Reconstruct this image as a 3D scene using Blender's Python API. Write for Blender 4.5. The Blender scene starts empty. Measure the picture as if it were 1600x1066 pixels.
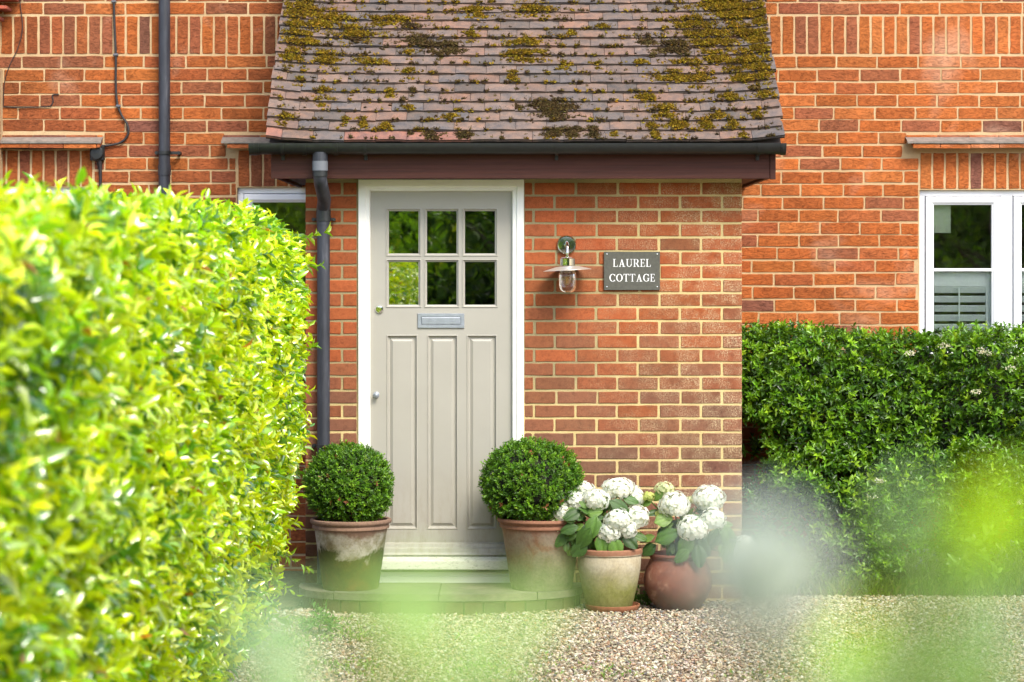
import bpy, math, random
import numpy as np
from mathutils import Vector, Matrix
R = math.radians
random.seed(7)
rng = np.random.default_rng(11)

# ------------------------------------------------------------------ camera, sky, sun, exposure
D = 13.8                       # camera to the front of the porch
FPX = 290.0 * D                # focal length in photo pixels
HC = 1.76                      # eye height
cam = bpy.data.cameras.new('camera'); camo = bpy.data.objects.new('camera', cam)
bpy.context.scene.collection.objects.link(camo)
camo.location = (0, -D, HC); camo.rotation_euler = (R(90), 0, 0)
cam.sensor_width = 36; cam.lens = 36 * FPX / 1600.0
cam.shift_y = -103.0 / 1600.0
cam.clip_start = 0.05; cam.clip_end = 500
cam.dof.use_dof = True; cam.dof.focus_distance = 13.7; cam.dof.aperture_fstop = 4.9
bpy.context.scene.camera = camo

w = bpy.data.worlds.new("World"); bpy.context.scene.world = w; w.use_nodes = True
nt = w.node_tree; bg = nt.nodes['Background']
sky = nt.nodes.new('ShaderNodeTexSky'); sky.sky_type = 'NISHITA'; sky.sun_disc = False
SUN_EL, SUN_AZ = R(50), R(28)      # azimuth: to the right of the line from house to camera
sky.sun_elevation = SUN_EL; sky.sun_rotation = R(180) - SUN_AZ
sky.air_density = 1.0; sky.dust_density = 2.5; sky.ozone_density = 0.8
nt.links.new(sky.outputs[0], bg.inputs[0]); bg.inputs[1].default_value = 0.15
sl = bpy.data.lights.new('sun', 'SUN'); sl.energy = 1.6; sl.angle = R(24); sl.color = (1, .95, .86)
so = bpy.data.objects.new('sun', sl); bpy.context.scene.collection.objects.link(so)
sv = Vector((math.sin(SUN_AZ) * math.cos(SUN_EL), -math.cos(SUN_AZ) * math.cos(SUN_EL), math.sin(SUN_EL)))
so.rotation_euler = sv.to_track_quat('Z', 'Y').to_euler(); so.location = (6, -10, 12)
vs = bpy.context.scene.view_settings
vs.view_transform = 'Standard'; vs.look = 'None'; vs.gamma = 1; vs.exposure = 1.4
bpy.context.scene.cycles.max_bounces = 8
bpy.context.scene.cycles.transparent_max_bounces = 16

# ------------------------------------------------------------------ helpers
COL = bpy.context.scene.collection
def PX(px, py, Y=0.0):
    d = D + Y
    return Vector(((px - 800) * d / FPX, Y, HC + (430 - py) * d / FPX))
def X_(px, Y=0.0): return (px - 800) * (D + Y) / FPX
def Z_(py, Y=0.0): return HC + (430 - py) * (D + Y) / FPX
def lin(r, g, b):
    f = lambda c: (c / 255 / 12.92) if c / 255 <= .04045 else ((c / 255 + .055) / 1.055) ** 2.4
    return (f(r), f(g), f(b))
def tag(o, label=None, cat=None, group=None, kind=None):
    if label: o['label'] = label
    if cat: o['category'] = cat
    if group: o['group'] = group
    if kind: o['kind'] = kind
    return o
def empty(name, loc=(0, 0, 0), parent=None):
    o = bpy.data.objects.new(name, None); o.location = loc; o.empty_display_size = .1
    COL.objects.link(o)
    if parent: o.parent = parent
    return o
def origin(parent):
    p = Vector((0, 0, 0))
    while parent is not None:
        p += parent.location; parent = parent.parent
    return p
def mesh_np(name, V, starts, loops, mat, parent=None, cols=None, smooth=False):
    """V world-space verts; the mesh is shifted so that it sits right under its parent"""
    V = np.asarray(V, dtype=np.float32)
    og = origin(parent)
    if og.length > 0: V = V - np.array(og, dtype=np.float32)
    me = bpy.data.meshes.new(name)
    me.vertices.add(len(V)); me.vertices.foreach_set('co', V.ravel())
    me.loops.add(len(loops)); me.loops.foreach_set('vertex_index', np.asarray(loops, dtype=np.int32))
    me.polygons.add(len(starts)); me.polygons.foreach_set('loop_start', np.asarray(starts, dtype=np.int32))
    me.update(calc_edges=True)
    me.polygons.foreach_set('use_smooth', np.full(len(starts), bool(smooth)))
    if cols is not None:
        a = me.color_attributes.new('Col', 'FLOAT_COLOR', 'POINT')
        c = np.ones((len(V), 4), dtype=np.float32); c[:, :3] = cols
        a.data.foreach_set('color', c.ravel())
    me.materials.append(mat)
    o = bpy.data.objects.new(name, me); COL.objects.link(o)
    if parent: o.parent = parent
    return o
def cloud(name, V, faces, mat, parent=None, cols=None, smooth=True):
    """V (N,k,3) copies of a template with the same face list"""
    N, k, _ = V.shape
    lens = np.array([len(f) for f in faces]); fl = np.concatenate([np.array(f) for f in faces])
    loops = (np.arange(N)[:, None] * k + fl[None, :]).ravel()
    st0 = np.concatenate([[0], np.cumsum(lens)[:-1]])
    starts = (np.arange(N)[:, None] * lens.sum() + st0[None, :]).ravel()
    c = None
    if cols is not None:
        c = np.asarray(cols)
        if c.ndim == 2: c = np.repeat(c[:, None, :], k, axis=1)
        c = c.reshape(-1, 3)
    return mesh_np(name, V.reshape(-1, 3), starts, loops, mat, parent, c, smooth)

class MB:
    def __init__(s): s.v = []; s.f = []; s.c = []
    def add(s, vs, fs, c=(1, 1, 1)):
        b = len(s.v); s.v += [tuple(v) for v in vs]; s.c += [c] * len(vs)
        s.f += [[b + i for i in f] for f in fs]; return s
    def box(s, x0, x1, y0, y1, z0, z1, c=(1, 1, 1), bev=0.0):
        if bev <= 0:
            vs = [(x, y, z) for x in (x0, x1) for y in (y0, y1) for z in (z0, z1)]
            s.add(vs, [(0, 1, 3, 2), (4, 6, 7, 5), (0, 4, 5, 1), (2, 3, 7, 6), (0, 2, 6, 4), (1, 5, 7, 3)], c); return s
        b = bev
        bm_v = []; idx = {}
        # chamfered box : 24 verts
        for ix, x in enumerate((x0, x1)):
            for iy, y in enumerate((y0, y1)):
                for iz, z in enumerate((z0, z1)):
                    sx = b if ix == 0 else -b; sy = b if iy == 0 else -b; sz = b if iz == 0 else -b
                    idx[(ix, iy, iz, 0)] = len(bm_v); bm_v.append((x, y + sy, z + sz))
                    idx[(ix, iy, iz, 1)] = len(bm_v); bm_v.append((x + sx, y, z + sz))
                    idx[(ix, iy, iz, 2)] = len(bm_v); bm_v.append((x + sx, y + sy, z))
        fs = []
        for i in (0, 1):
            fs.append([idx[(i, 0, 0, 0)], idx[(i, 1, 0, 0)], idx[(i, 1, 1, 0)], idx[(i, 0, 1, 0)]][::(-1 if i == 0 else 1)])
            fs.append([idx[(0, i, 0, 1)], idx[(1, i, 0, 1)], idx[(1, i, 1, 1)], idx[(0, i, 1, 1)]][::(1 if i == 0 else -1)])
            fs.append([idx[(0, 0, i, 2)], idx[(1, 0, i, 2)], idx[(1, 1, i, 2)], idx[(0, 1, i, 2)]][::(-1 if i == 0 else 1)])
        for a in (0, 1):
            for d in (0, 1):
                fs.append([idx[(a, d, 0, 0)], idx[(a, d, 1, 0)], idx[(a, d, 1, 1)], idx[(a, d, 0, 1)]])
                fs.append([idx[(a, 0, d, 0)], idx[(a, 1, d, 0)], idx[(a, 1, d, 2)], idx[(a, 0, d, 2)]])
                fs.append([idx[(0, a, d, 1)], idx[(1, a, d, 1)], idx[(1, a, d, 2)], idx[(0, a, d, 2)]])
                for e in (0, 1):
                    fs.append([idx[(a, d, e, 0)], idx[(a, d, e, 1)], idx[(a, d, e, 2)]])
        s.add(bm_v, fs, c); return s
    def tube(s, pts, r, n=12, c=(1, 1, 1), caps=True):
        pts = [Vector(p) for p in pts]; rs = r if isinstance(r, (list, tuple)) else [r] * len(pts)
        rings = []
        t0 = (pts[1] - pts[0]).normalized()
        u = t0.orthogonal().normalized()
        for i, p in enumerate(pts):
            if i == 0: t = pts[1] - pts[0]
            elif i == len(pts) - 1: t = pts[-1] - pts[-2]
            else: t = (pts[i + 1] - pts[i]).normalized() + (pts[i] - pts[i - 1]).normalized()
            t.normalize(); u = (u - t * u.dot(t)).normalized(); v = t.cross(u)
            rings.append([p + (u * math.cos(2 * math.pi * k / n) + v * math.sin(2 * math.pi * k / n)) * rs[i] for k in range(n)])
        vs = [q for rr in rings for q in rr]; fs = []
        for i in range(len(pts) - 1):
            for k in range(n):
                fs.append((i * n + k, i * n + (k + 1) % n, (i + 1) * n + (k + 1) % n, (i + 1) * n + k))
        if caps: fs.append(tuple(range(n))[::-1]); fs.append(tuple((len(pts) - 1) * n + k for k in range(n)))
        s.add(vs, fs, c); return s
    def lathe(s, prof, cx, cy, n=48, c=(1, 1, 1), wob=0.0, axis='z'):
        m = len(prof); vs = []
        for i, (r, z) in enumerate(prof):
            for k in range(n):
                a = 2 * math.pi * k / n
                rr = r * (1 + wob * math.sin(3 * a + 1.3) * .5 + wob * math.sin(2 * a + z * 9) * .5)
                if axis == 'z': vs.append((cx + rr * math.cos(a), cy + rr * math.sin(a), z))
                else: vs.append((cx + rr * math.cos(a), -z, cy + rr * math.sin(a)))   # axis along -Y: cy is height, z how far out
        fs = []
        for i in range(m - 1):
            for k in range(n): fs.append((i * n + k, i * n + (k + 1) % n, (i + 1) * n + (k + 1) % n, (i + 1) * n + k))
        if prof[0][0] > 0: fs.append(tuple(range(n))[::-1])
        if prof[-1][0] > 0: fs.append(tuple((m - 1) * n + k for k in range(n)))
        s.add(vs, fs, c); return s
    def frame(s, x0, x1, z0, z1, prof, c=(1, 1, 1), fill=False):
        """concentric rectangles: prof = [(inset, y), ...]"""
        vs = []
        for (i, y) in prof:
            vs += [(x0 + i, y, z0 + i), (x1 - i, y, z0 + i), (x1 - i, y, z1 - i), (x0 + i, y, z1 - i)]
        fs = []
        for j in range(len(prof) - 1):
            for k in range(4): fs.append((j * 4 + k, j * 4 + (k + 1) % 4, (j + 1) * 4 + (k + 1) % 4, (j + 1) * 4 + k))
        if fill: b = (len(prof) - 1) * 4; fs.append((b, b + 1, b + 2, b + 3))
        s.add(vs, fs, c); return s
    def build(s, name, mat, parent=None, smooth=False):
        V = np.array(s.v, dtype=np.float32); loops = []; starts = []
        for f in s.f: starts.append(len(loops)); loops += f
        o = mesh_np(name, V, starts, loops, mat, parent, np.array(s.c, dtype=np.float32), smooth)
        if smooth:
            me = o.data
            try: me.set_sharp_from_angle(angle=R(40))
            except Exception: pass
        return o

# ---- node materials
def mat(name):
    m = bpy.data.materials.new(name); m.use_nodes = True
    n = m.node_tree.nodes; l = m.node_tree.links
    return m, n, l, n['Principled BSDF']
def noise(n, l, scale, detail=4, rough=.6, vec=None, dist=0):
    t = n.new('ShaderNodeTexNoise'); t.inputs['Scale'].default_value = scale
    t.inputs['Detail'].default_value = detail; t.inputs['Roughness'].default_value = rough
    t.inputs['Distortion'].default_value = dist
    if vec is not None: l.new(vec, t.inputs['Vector'])
    return t.outputs['Fac']
def ramp(n, l, fac, stops):
    r = n.new('ShaderNodeValToRGB'); e = r.color_ramp.elements
    while len(e) < len(stops): e.new(.5)
    for i, (p, c) in enumerate(stops):
        e[i].position = p; e[i].color = (*c, 1) if len(c) == 3 else c
    l.new(fac, r.inputs[0]); return r.outputs[0]
def mixc(n, l, fac, a, b, mode='MIX'):
    m = n.new('ShaderNodeMix'); m.data_type = 'RGBA'; m.blend_type = mode
    for sock, val in ((m.inputs[0], fac), (m.inputs[6], a), (m.inputs[7], b)):
        if hasattr(val, 'links') or isinstance(val, bpy.types.NodeSocket): l.new(val, sock)
        elif isinstance(val, (int, float)): sock.default_value = val
        else: sock.default_value = (*val, 1)
    return m.outputs[2]
def coords(n, l, scale=None):
    t = n.new('ShaderNodeNewGeometry').outputs['Position']
    if scale is None: return t
    mp = n.new('ShaderNodeMapping'); mp.inputs['Scale'].default_value = scale
    l.new(t, mp.inputs['Vector']); return mp.outputs[0]
def bump(n, l, h, strength, dist, bsdf, prev=None):
    b = n.new('ShaderNodeBump'); b.inputs['Strength'].default_value = strength; b.inputs['Distance'].default_value = dist
    l.new(h, b.inputs['Height'])
    if prev: l.new(prev, b.inputs['Normal'])
    l.new(b.outputs[0], bsdf.inputs['Normal']); return b.outputs[0]
def attr(n):
    a = n.new('ShaderNodeAttribute'); a.attribute_name = 'Col'; return a.outputs['Color']
def simple(name, c, rough=.6, metal=0., nscale=0, namt=.15, bumpd=0., spec=.5):
    m, n, l, b = mat(name)
    b.inputs['Roughness'].default_value = rough; b.inputs['Metallic'].default_value = metal
    b.inputs['Specular IOR Level'].default_value = spec
    if nscale:
        f = noise(n, l, nscale, 6, .65, coords(n, l))
        lo = tuple(x * (1 - namt * 2) for x in c); hi = tuple(min(1, x * (1 + namt)) for x in c)
        l.new(ramp(n, l, f, [(.3, lo), (.7, hi)]), b.inputs['Base Color'])
        if bumpd: bump(n, l, f, .6, bumpd, b)
    else: b.inputs['Base Color'].default_value = (*c, 1)
    return m
def leafmat(name, trans=.4, tcol=(1.25, 1.15, .35), rough=.38, spec=.5, vary=8):
    m, n, l, b = mat(name)
    c = attr(n)
    v = noise(n, l, vary, 2, .5, coords(n, l))
    c2 = mixc(n, l, 1.0, c, ramp(n, l, v, [(.3, (.72, .78, .7)), (.7, (1.12, 1.08, 1.0))]), 'MULTIPLY')
    l.new(c2, b.inputs['Base Color']); b.inputs['Roughness'].default_value = rough
    b.inputs['Specular IOR Level'].default_value = spec
    t = n.new('ShaderNodeBsdfTranslucent')
    l.new(mixc(n, l, 1.0, c2, tcol, 'MULTIPLY'), t.inputs[0])
    mx = n.new('ShaderNodeMixShader'); mx.inputs[0].default_value = trans
    l.new(b.outputs[0], mx.inputs[1]); l.new(t.outputs[0], mx.inputs[2])
    l.new(mx.outputs[0], n['Material Output'].inputs[0])
    return m

def brickmat(name, crease, lichen=False):
    m, n, l, b = mat(name)
    p = coords(n, l); c = attr(n)
    f1 = noise(n, l, 34, 5, .7, p); f2 = noise(n, l, 6, 4, .6, p); f3 = noise(n, l, 320, 3, .7, p)
    c = mixc(n, l, 1.0, c, ramp(n, l, f1, [(.28, (.66, .62, .62)), (.5, (1, 1, 1)), (.75, (1.14, 1.12, 1.1))]), 'MULTIPLY')
    c = mixc(n, l, 1.0, c, ramp(n, l, f2, [(.3, (.86, .88, .9)), (.7, (1.08, 1.04, 1.0))]), 'MULTIPLY')
    c = mixc(n, l, 1.0, c, ramp(n, l, f3, [(.33, (.6, .55, .55)), (.5, (1, 1, 1)), (.72, (1.2, 1.18, 1.15))]), 'MULTIPLY')
    # pale mortar smears and specks
    f4 = noise(n, l, 90, 6, .75, p); 
    c = mixc(n, l, ramp(n, l, f4, [(.66, (0, 0, 0)), (.74, (.55, .55, .55))]), c, lin(222, 190, 150))
    if crease:          # pale salt bloom and damp darker drifts of the old wall
        f8 = noise(n, l, 1.7, 3, .55, p, .6); f9 = noise(n, l, .9, 4, .6, coords(n, l, (1.6, 1, .5)), .4)
        c = mixc(n, l, ramp(n, l, f8, [(.60, (0, 0, 0)), (.74, (.38, .38, .38))]), c, lin(214, 178, 150))
        c = mixc(n, l, 1.0, c, ramp(n, l, f9, [(.34, (.74, .74, .76)), (.5, (1, 1, 1)), (.7, (1.05, 1.04, 1.02))]), 'MULTIPLY')
    if lichen:
        sx = n.new('ShaderNodeSeparateXYZ'); l.new(p, sx.inputs[0])
        mr = n.new('ShaderNodeMapRange'); l.new(sx.outputs['X'], mr.inputs[0])
        mr.inputs[1].default_value = .25; mr.inputs[2].default_value = 1.25
        f5 = noise(n, l, 140, 5, .8, p); f6 = noise(n, l, 9, 3, .6, p)
        mm = n.new('ShaderNodeMath'); mm.operation = 'MULTIPLY'; l.new(mr.outputs[0], mm.inputs[0])
        l.new(ramp(n, l, f6, [(.4, (0, 0, 0)), (.6, (1, 1, 1))]), mm.inputs[1])
        m2 = n.new('ShaderNodeMath'); m2.operation = 'MULTIPLY'; l.new(mm.outputs[0], m2.inputs[0])
        l.new(ramp(n, l, f5, [(.48, (0, 0, 0)), (.6, (1, 1, 1))]), m2.inputs[1])
        c = mixc(n, l, m2.outputs[0], c, lin(196, 178, 140))
        # green algae film along the top right corner of the porch
        mz = n.new('ShaderNodeMapRange'); l.new(sx.outputs['Z'], mz.inputs[0]); mz.inputs[1].default_value = 1.95; mz.inputs[2].default_value = 2.28
        mx_ = n.new('ShaderNodeMapRange'); l.new(sx.outputs['X'], mx_.inputs[0]); mx_.inputs[1].default_value = .9; mx_.inputs[2].default_value = 1.25
        m3 = n.new('ShaderNodeMath'); m3.operation = 'MULTIPLY'; l.new(mz.outputs[0], m3.inputs[0]); l.new(mx_.outputs[0], m3.inputs[1])
        m4 = n.new('ShaderNodeMath'); m4.operation = 'MULTIPLY'; l.new(m3.outputs[0], m4.inputs[0])
        l.new(ramp(n, l, f6, [(.4, (.0, .0, .0)), (.7, (.6, .6, .6))]), m4.inputs[1])
        c = mixc(n, l, m4.outputs[0], c, lin(125, 118, 45))
    l.new(c, b.inputs['Base Color']); b.inputs['Roughness'].default_value = .92
    b.inputs['Specular IOR Level'].default_value = .2
    pv = coords(n, l, (9, 9, 40))
    fc = noise(n, l, 3.2, 5, .65, pv, 1.6)
    nb = bump(n, l, ramp(n, l, fc, [(.40, (0, 0, 0)), (.47, (1, 1, 1))]) if crease else fc, .8 if crease else .2, .005, b)
    bump(n, l, f3, .5, .0022, b, nb)
    return m

def mortarmat(name, c1, c2, greenish=None):
    m, n, l, b = mat(name); p = coords(n, l)
    f = noise(n, l, 5, 4, .6, p); g = noise(n, l, 220, 4, .7, p)
    c = ramp(n, l, f, [(.35, c1), (.65, c2)])
    if greenish:
        sx = n.new('ShaderNodeSeparateXYZ'); l.new(p, sx.inputs[0])
        mr = n.new('ShaderNodeMapRange'); l.new(sx.outputs['X'], mr.inputs[0]); mr.inputs[1].default_value = .7; mr.inputs[2].default_value = .35
        mz = n.new('ShaderNodeMapRange'); l.new(sx.outputs['Z'], mz.inputs[0]); mz.inputs[1].default_value = 1.0; mz.inputs[2].default_value = 1.25
        mm = n.new('ShaderNodeMath'); mm.operation = 'MULTIPLY'; l.new(mr.outputs[0], mm.inputs[0]); l.new(mz.outputs[0], mm.inputs[1])
        c = mixc(n, l, mm.outputs[0], c, greenish)
    c = mixc(n, l, 1.0, c, ramp(n, l, g, [(.3, (.72, .7, .66)), (.6, (1.05, 1.05, 1.05))]), 'MULTIPLY')
    l.new(c, b.inputs['Base Color']); b.inputs['Roughness'].default_value = .95
    bump(n, l, g, .7, .003, b); return m

def glassmat(name, refl=.28, tint=(.55, .6, .55), wav=.0025):
    m, n, l, b = mat(name)
    g = n.new('ShaderNodeBsdfGlossy'); g.inputs['Roughness'].default_value = .015; g.inputs[0].default_value = (1, 1, 1, 1)
    t = n.new('ShaderNodeBsdfTransparent'); t.inputs[0].default_value = (*tint, 1)
    fr = n.new('ShaderNodeLayerWeight'); fr.inputs[0].default_value = .25
    mr = n.new('ShaderNodeMapRange'); l.new(fr.outputs['Fresnel'], mr.inputs[0]); mr.inputs[3].default_value = refl; mr.inputs[4].default_value = 1
    mx = n.new('ShaderNodeMixShader'); l.new(mr.outputs[0], mx.inputs[0]); l.new(t.outputs[0], mx.inputs[1]); l.new(g.outputs[0], mx.inputs[2])
    bp = n.new('ShaderNodeBump'); bp.inputs['Strength'].default_value = .5; bp.inputs['Distance'].default_value = wav
    l.new(noise(n, l, 3.5, 2, .5, coords(n, l)), bp.inputs['Height']); l.new(bp.outputs[0], g.inputs['Normal'])
    l.new(mx.outputs[0], n['Material Output'].inputs[0]); return m

M = {}
M['brick_main'] = brickmat('brick_main', True)
M['brick_porch'] = brickmat('brick_porch', False, True)
M['mortar_main'] = mortarmat('mortar_main', lin(178, 148, 108), lin(194, 168, 128))
M['mortar_porch'] = mortarmat('mortar_porch', lin(192, 172, 116), lin(206, 186, 132), lin(146, 134, 98))
M['white'] = simple('white_paint', (.80, .80, .79), .45, 0, 30, .03)
M['upvc'] = simple('upvc', (.80, .815, .84), .3)
M['black_plastic'] = simple('black_plastic', lin(32, 35, 35), .42, 0, 25, .2)
M['slate_plastic'] = None
M['steel'] = simple('steel', lin(165, 172, 180), .38, .6, 40, .08)
M['chrome'] = simple('chrome', lin(205, 205, 200), .12, 1.0)
M['cable'] = simple('cable', lin(35, 32, 32), .6)
M['lead'] = simple('lead', lin(125, 115, 105), .7, 0, 30, .2, .002)
M['dark'] = simple('dark_interior', (.02, .022, .02), .9)

# weathered plastic of the downpipes
m, n, l, b = mat('weathered_pipe'); p = coords(n, l, (14, 14, 2.2)); f = noise(n, l, 2.0, 6, .65, p)
l.new(ramp(n, l, f, [(.32, lin(32, 34, 40)), (.6, lin(52, 55, 63)), (.78, lin(92, 94, 100))]), b.inputs['Base Color'])
b.inputs['Roughness'].default_value = .5; M['pipe'] = m

# door paint
m, n, l, b = mat('door_paint'); f = noise(n, l, 3, 5, .6, coords(n, l)); g = noise(n, l, 260, 2, .6, coords(n, l, (1, 1, .12)))
l.new(ramp(n, l, f, [(.3, lin(155, 152, 141)), (.7, lin(161, 158, 147))]), b.inputs['Base Color'])
dz_ = n.new('ShaderNodeSeparateXYZ'); l.new(coords(n, l), dz_.inputs[0]); dm = n.new('ShaderNodeMapRange'); l.new(dz_.outputs['Z'], dm.inputs[0]); dm.inputs[1].default_value = .75; dm.inputs[2].default_value = .25; dn = n.new('ShaderNodeMath'); dn.operation = 'MULTIPLY'; l.new(dm.outputs[0], dn.inputs[0]); l.new(ramp(n, l, noise(n, l, 26, 7, .75, coords(n, l, (1, 1, .35))), [(.45, (0, 0, 0)), (.75, (.6, .6, .6))]), dn.inputs[1])
l.new(mixc(n, l, dn.outputs[0], b.inputs['Base Color'].links[0].from_socket, lin(120, 112, 84)), b.inputs['Base Color'])
b.inputs['Roughness'].default_value = .42; bump(n, l, g, .18, .0008, b); M['door'] = m
m, n, l, b = mat('frame_paint'); f = noise(n, l, 60, 6, .75, coords(n, l)); f2 = noise(n, l, 4, 3, .5, coords(n, l))
c = ramp(n, l, f2, [(.3, lin(226, 225, 214)), (.7, lin(236, 236, 230))])
c = mixc(n, l, ramp(n, l, f, [(.71, (0, 0, 0)), (.76, (.6, .6, .6))]), c, lin(120, 110, 90))
l.new(c, b.inputs['Base Color']); b.inputs['Roughness'].default_value = .45; M['frame'] = m

# fascia, brown ribbed
m, n, l, b = mat('fascia_brown'); pv = coords(n, l, (1.2, 1, 60)); f = noise(n, l, 2.5, 5, .6, pv)
l.new(ramp(n, l, f, [(.3, lin(58, 30, 22)), (.7, lin(78, 42, 32))]), b.inputs['Base Color'])
b.inputs['Roughness'].default_value = .55
wv = n.new('ShaderNodeTexWave'); wv.bands_direction = 'Z'; wv.inputs['Scale'].default_value = 45; wv.inputs['Distortion'].default_value = .3
l.new(coords(n, l), wv.inputs['Vector']); bump(n, l, wv.outputs['Fac'], .35, .002, b); b.inputs['Specular IOR Level'].default_value = .25; M['fascia'] = m

# roof tile
m, n, l, b = mat('roof_tile'); p = coords(n, l); c = attr(n)
f1 = noise(n, l, 22, 6, .7, p); f2 = noise(n, l, 130, 5, .75, p); f3 = noise(n, l, 48, 6, .8, p); f4 = noise(n, l, 300, 3, .7, p); f7 = noise(n, l, 11, 4, .6, p)
c = mixc(n, l, 1.0, c, ramp(n, l, f7, [(.36, (.88, .93, 1.0)), (.52, (1, .98, .95)), (.66, (1.14, 1.0, .9))]), 'MULTIPLY')
c = mixc(n, l, 1.0, c, ramp(n, l, f1, [(.3, (.62, .64, .68)), (.5, (.95, .95, .95)), (.7, (1.25, 1.2, 1.15))]), 'MULTIPLY')
c = mixc(n, l, 1.0, c, ramp(n, l, f4, [(.35, (.7, .7, .7)), (.65, (1.2, 1.2, 1.2))]), 'MULTIPLY')
c = mixc(n, l, ramp(n, l, f2, [(.63, (0, 0, 0)), (.70, (.65, .65, .65))]), c, lin(176, 166, 158))
c = mixc(n, l, ramp(n, l, f3, [(.59, (0, 0, 0)), (.66, (.8, .8, .8))]), c, lin(62, 54, 42))
l.new(c, b.inputs['Base Color']); b.inputs['Roughness'].default_value = .9
nb = bump(n, l, f1, .5, .004, b); bump(n, l, f4, .6, .002, b, nb); M['tile'] = m

def rockmat(name, rough=.85):
    m, n, l, b = mat(name); c = attr(n); f = noise(n, l, 160, 3, .6, coords(n, l))
    l.new(mixc(n, l, 1.0, c, ramp(n, l, f, [(.3, (.75, .75, .75)), (.7, (1.15, 1.15, 1.15))]), 'MULTIPLY'), b.inputs['Base Color'])
    b.inputs['Roughness'].default_value = rough; return m
M['stone'] = rockmat('gravel_stone'); M['moss'] = leafmat('moss', .15, (1, 1, .6), .95, .05, 60)
M['letters'] = simple('white_letters', (.85, .85, .83), .5)
M['slate'] = simple('slate', lin(78, 78, 68), .65, 0, 60, .15, .0015)
M['bark'] = simple('bark', lin(86, 68, 50), .9, 0, 60, .25, .004)
M['twig'] = simple('green_stem', lin(96, 112, 52), .6, 0, 30, .2)
M['twig_brown'] = simple('brown_stem', lin(92, 62, 44), .8, 0, 40, .2)

# ------------------------------------------------------------------ leaves
def unit(a): return a / np.maximum(np.linalg.norm(a, axis=-1, keepdims=True), 1e-9)
# leaf templates: (u along, v across, w up); unit length, half-width .5
def leaf_template(stations, fold=.22, droop=.22, serr=0):
    vs = [(0, 0, 0)]
    for (u, hw) in stations:
        w = -droop * u * u
        vs += [(u, -hw, w + fold * hw), (u, 0, w), (u, hw, w + fold * hw)]
    vs.append((1, 0, -droop)); k = len(stations); fs = []
    fs += [(0, 2, 1), (0, 3, 2)]
    for i in range(k - 1):
        a = 1 + i * 3; b_ = a + 3
        fs += [(a, a + 1, b_ + 1, b_), (a + 1, a + 2, b_ + 2, b_ + 1)]
    a = 1 + (k - 1) * 3; t = len(vs) - 1
    fs += [(a, a + 1, t), (a + 1, a + 2, t)]
    return np.array(vs, dtype=np.float32), fs
LEAF_S = leaf_template([(.5, .5)], .3, .15)
LEAF_M = leaf_template([(.25, .40), (.62, .46)], .35, .28)
LEAF_L = leaf_template([(.12, .30), (.35, .5), (.62, .44), (.84, .2)], .3, .3)
def place_leaves(base, direc, normal, length, width, tmpl):
    T, fs = tmpl
    d = unit(direc); s = unit(np.cross(d, normal)); nn = np.cross(s, d)
    V = (base[:, None, :] + T[None, :, 0, None] * (d * length[:, None])[:, None, :]
         + T[None, :, 1, None] * (s * width[:, None])[:, None, :] + T[None, :, 2, None] * (nn * length[:, None])[:, None, :])
    return V, fs
def pal(N, cols, weights=None, jit=.12, r=rng):
    cols = np.array(cols); w_ = None if weights is None else np.array(weights) / sum(weights)
    c = cols[r.choice(len(cols), N, p=w_)]
    return np.clip(c * (1 + r.normal(0, jit, (N, 1))) * (1 + r.normal(0, jit * .4, (N, 3))), 0.002, 1)
def shoots(P, Dr, nl, slen, llen, lw, spread=1.0, r=rng):
    """leaves set round short shoots. returns base, dir, normal, length, width, t(0 base..1 tip)"""
    N = len(P); Dr = unit(Dr)
    ref = np.tile(np.array([[0.3, .2, 1.0]]), (N, 1)) + r.normal(0, .2, (N, 3))
    a = unit(np.cross(Dr, ref)); b_ = np.cross(Dr, a)
    t = (np.arange(nl) + .5) / nl
    t = np.repeat(t[None], N, 0) + r.normal(0, .05, (N, nl))
    ang = np.arange(nl)[None] * 2.4 + r.uniform(0, 6.28, (N, 1)) + r.normal(0, .3, (N, nl))
    sl = slen * r.uniform(.6, 1.3, (N, 1))
    base = P[:, None] + Dr[:, None] * (t * sl)[..., None]
    rad = np.cos(ang)[..., None] * a[:, None] + np.sin(ang)[..., None] * b_[:, None]
    open_ = spread * (1.1 - .75 * t)[..., None]
    direc = rad * open_ + Dr[:, None] * (.45 + .5 * t)[..., None] + r.normal(0, .18, (N, nl, 3))
    norm = Dr[:, None] * 1.0 - rad * .35 + r.normal(0, .25, (N, nl, 3))
    L = llen * r.uniform(.65, 1.2, (N, nl)) * (1.05 - .35 * t); W = L * lw * r.uniform(.8, 1.15, (N, nl))
    f = lambda x: x.reshape(-1, 3)
    return f(base), f(direc), f(norm), L.ravel(), W.ravel(), np.clip(t.ravel(), 0, 1)
def snoise(P, s, seed=0):
    """cheap smooth noise -1..1 from sines"""
    r = np.random.default_rng(seed); o = 0
    for i in range(5):
        k = r.normal(0, 1, 3) * s * (1 + i * .5); o = o + np.sin(P @ k + r.uniform(0, 6.28)) / (1 + i * .4)
    return o / 2.2

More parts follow.
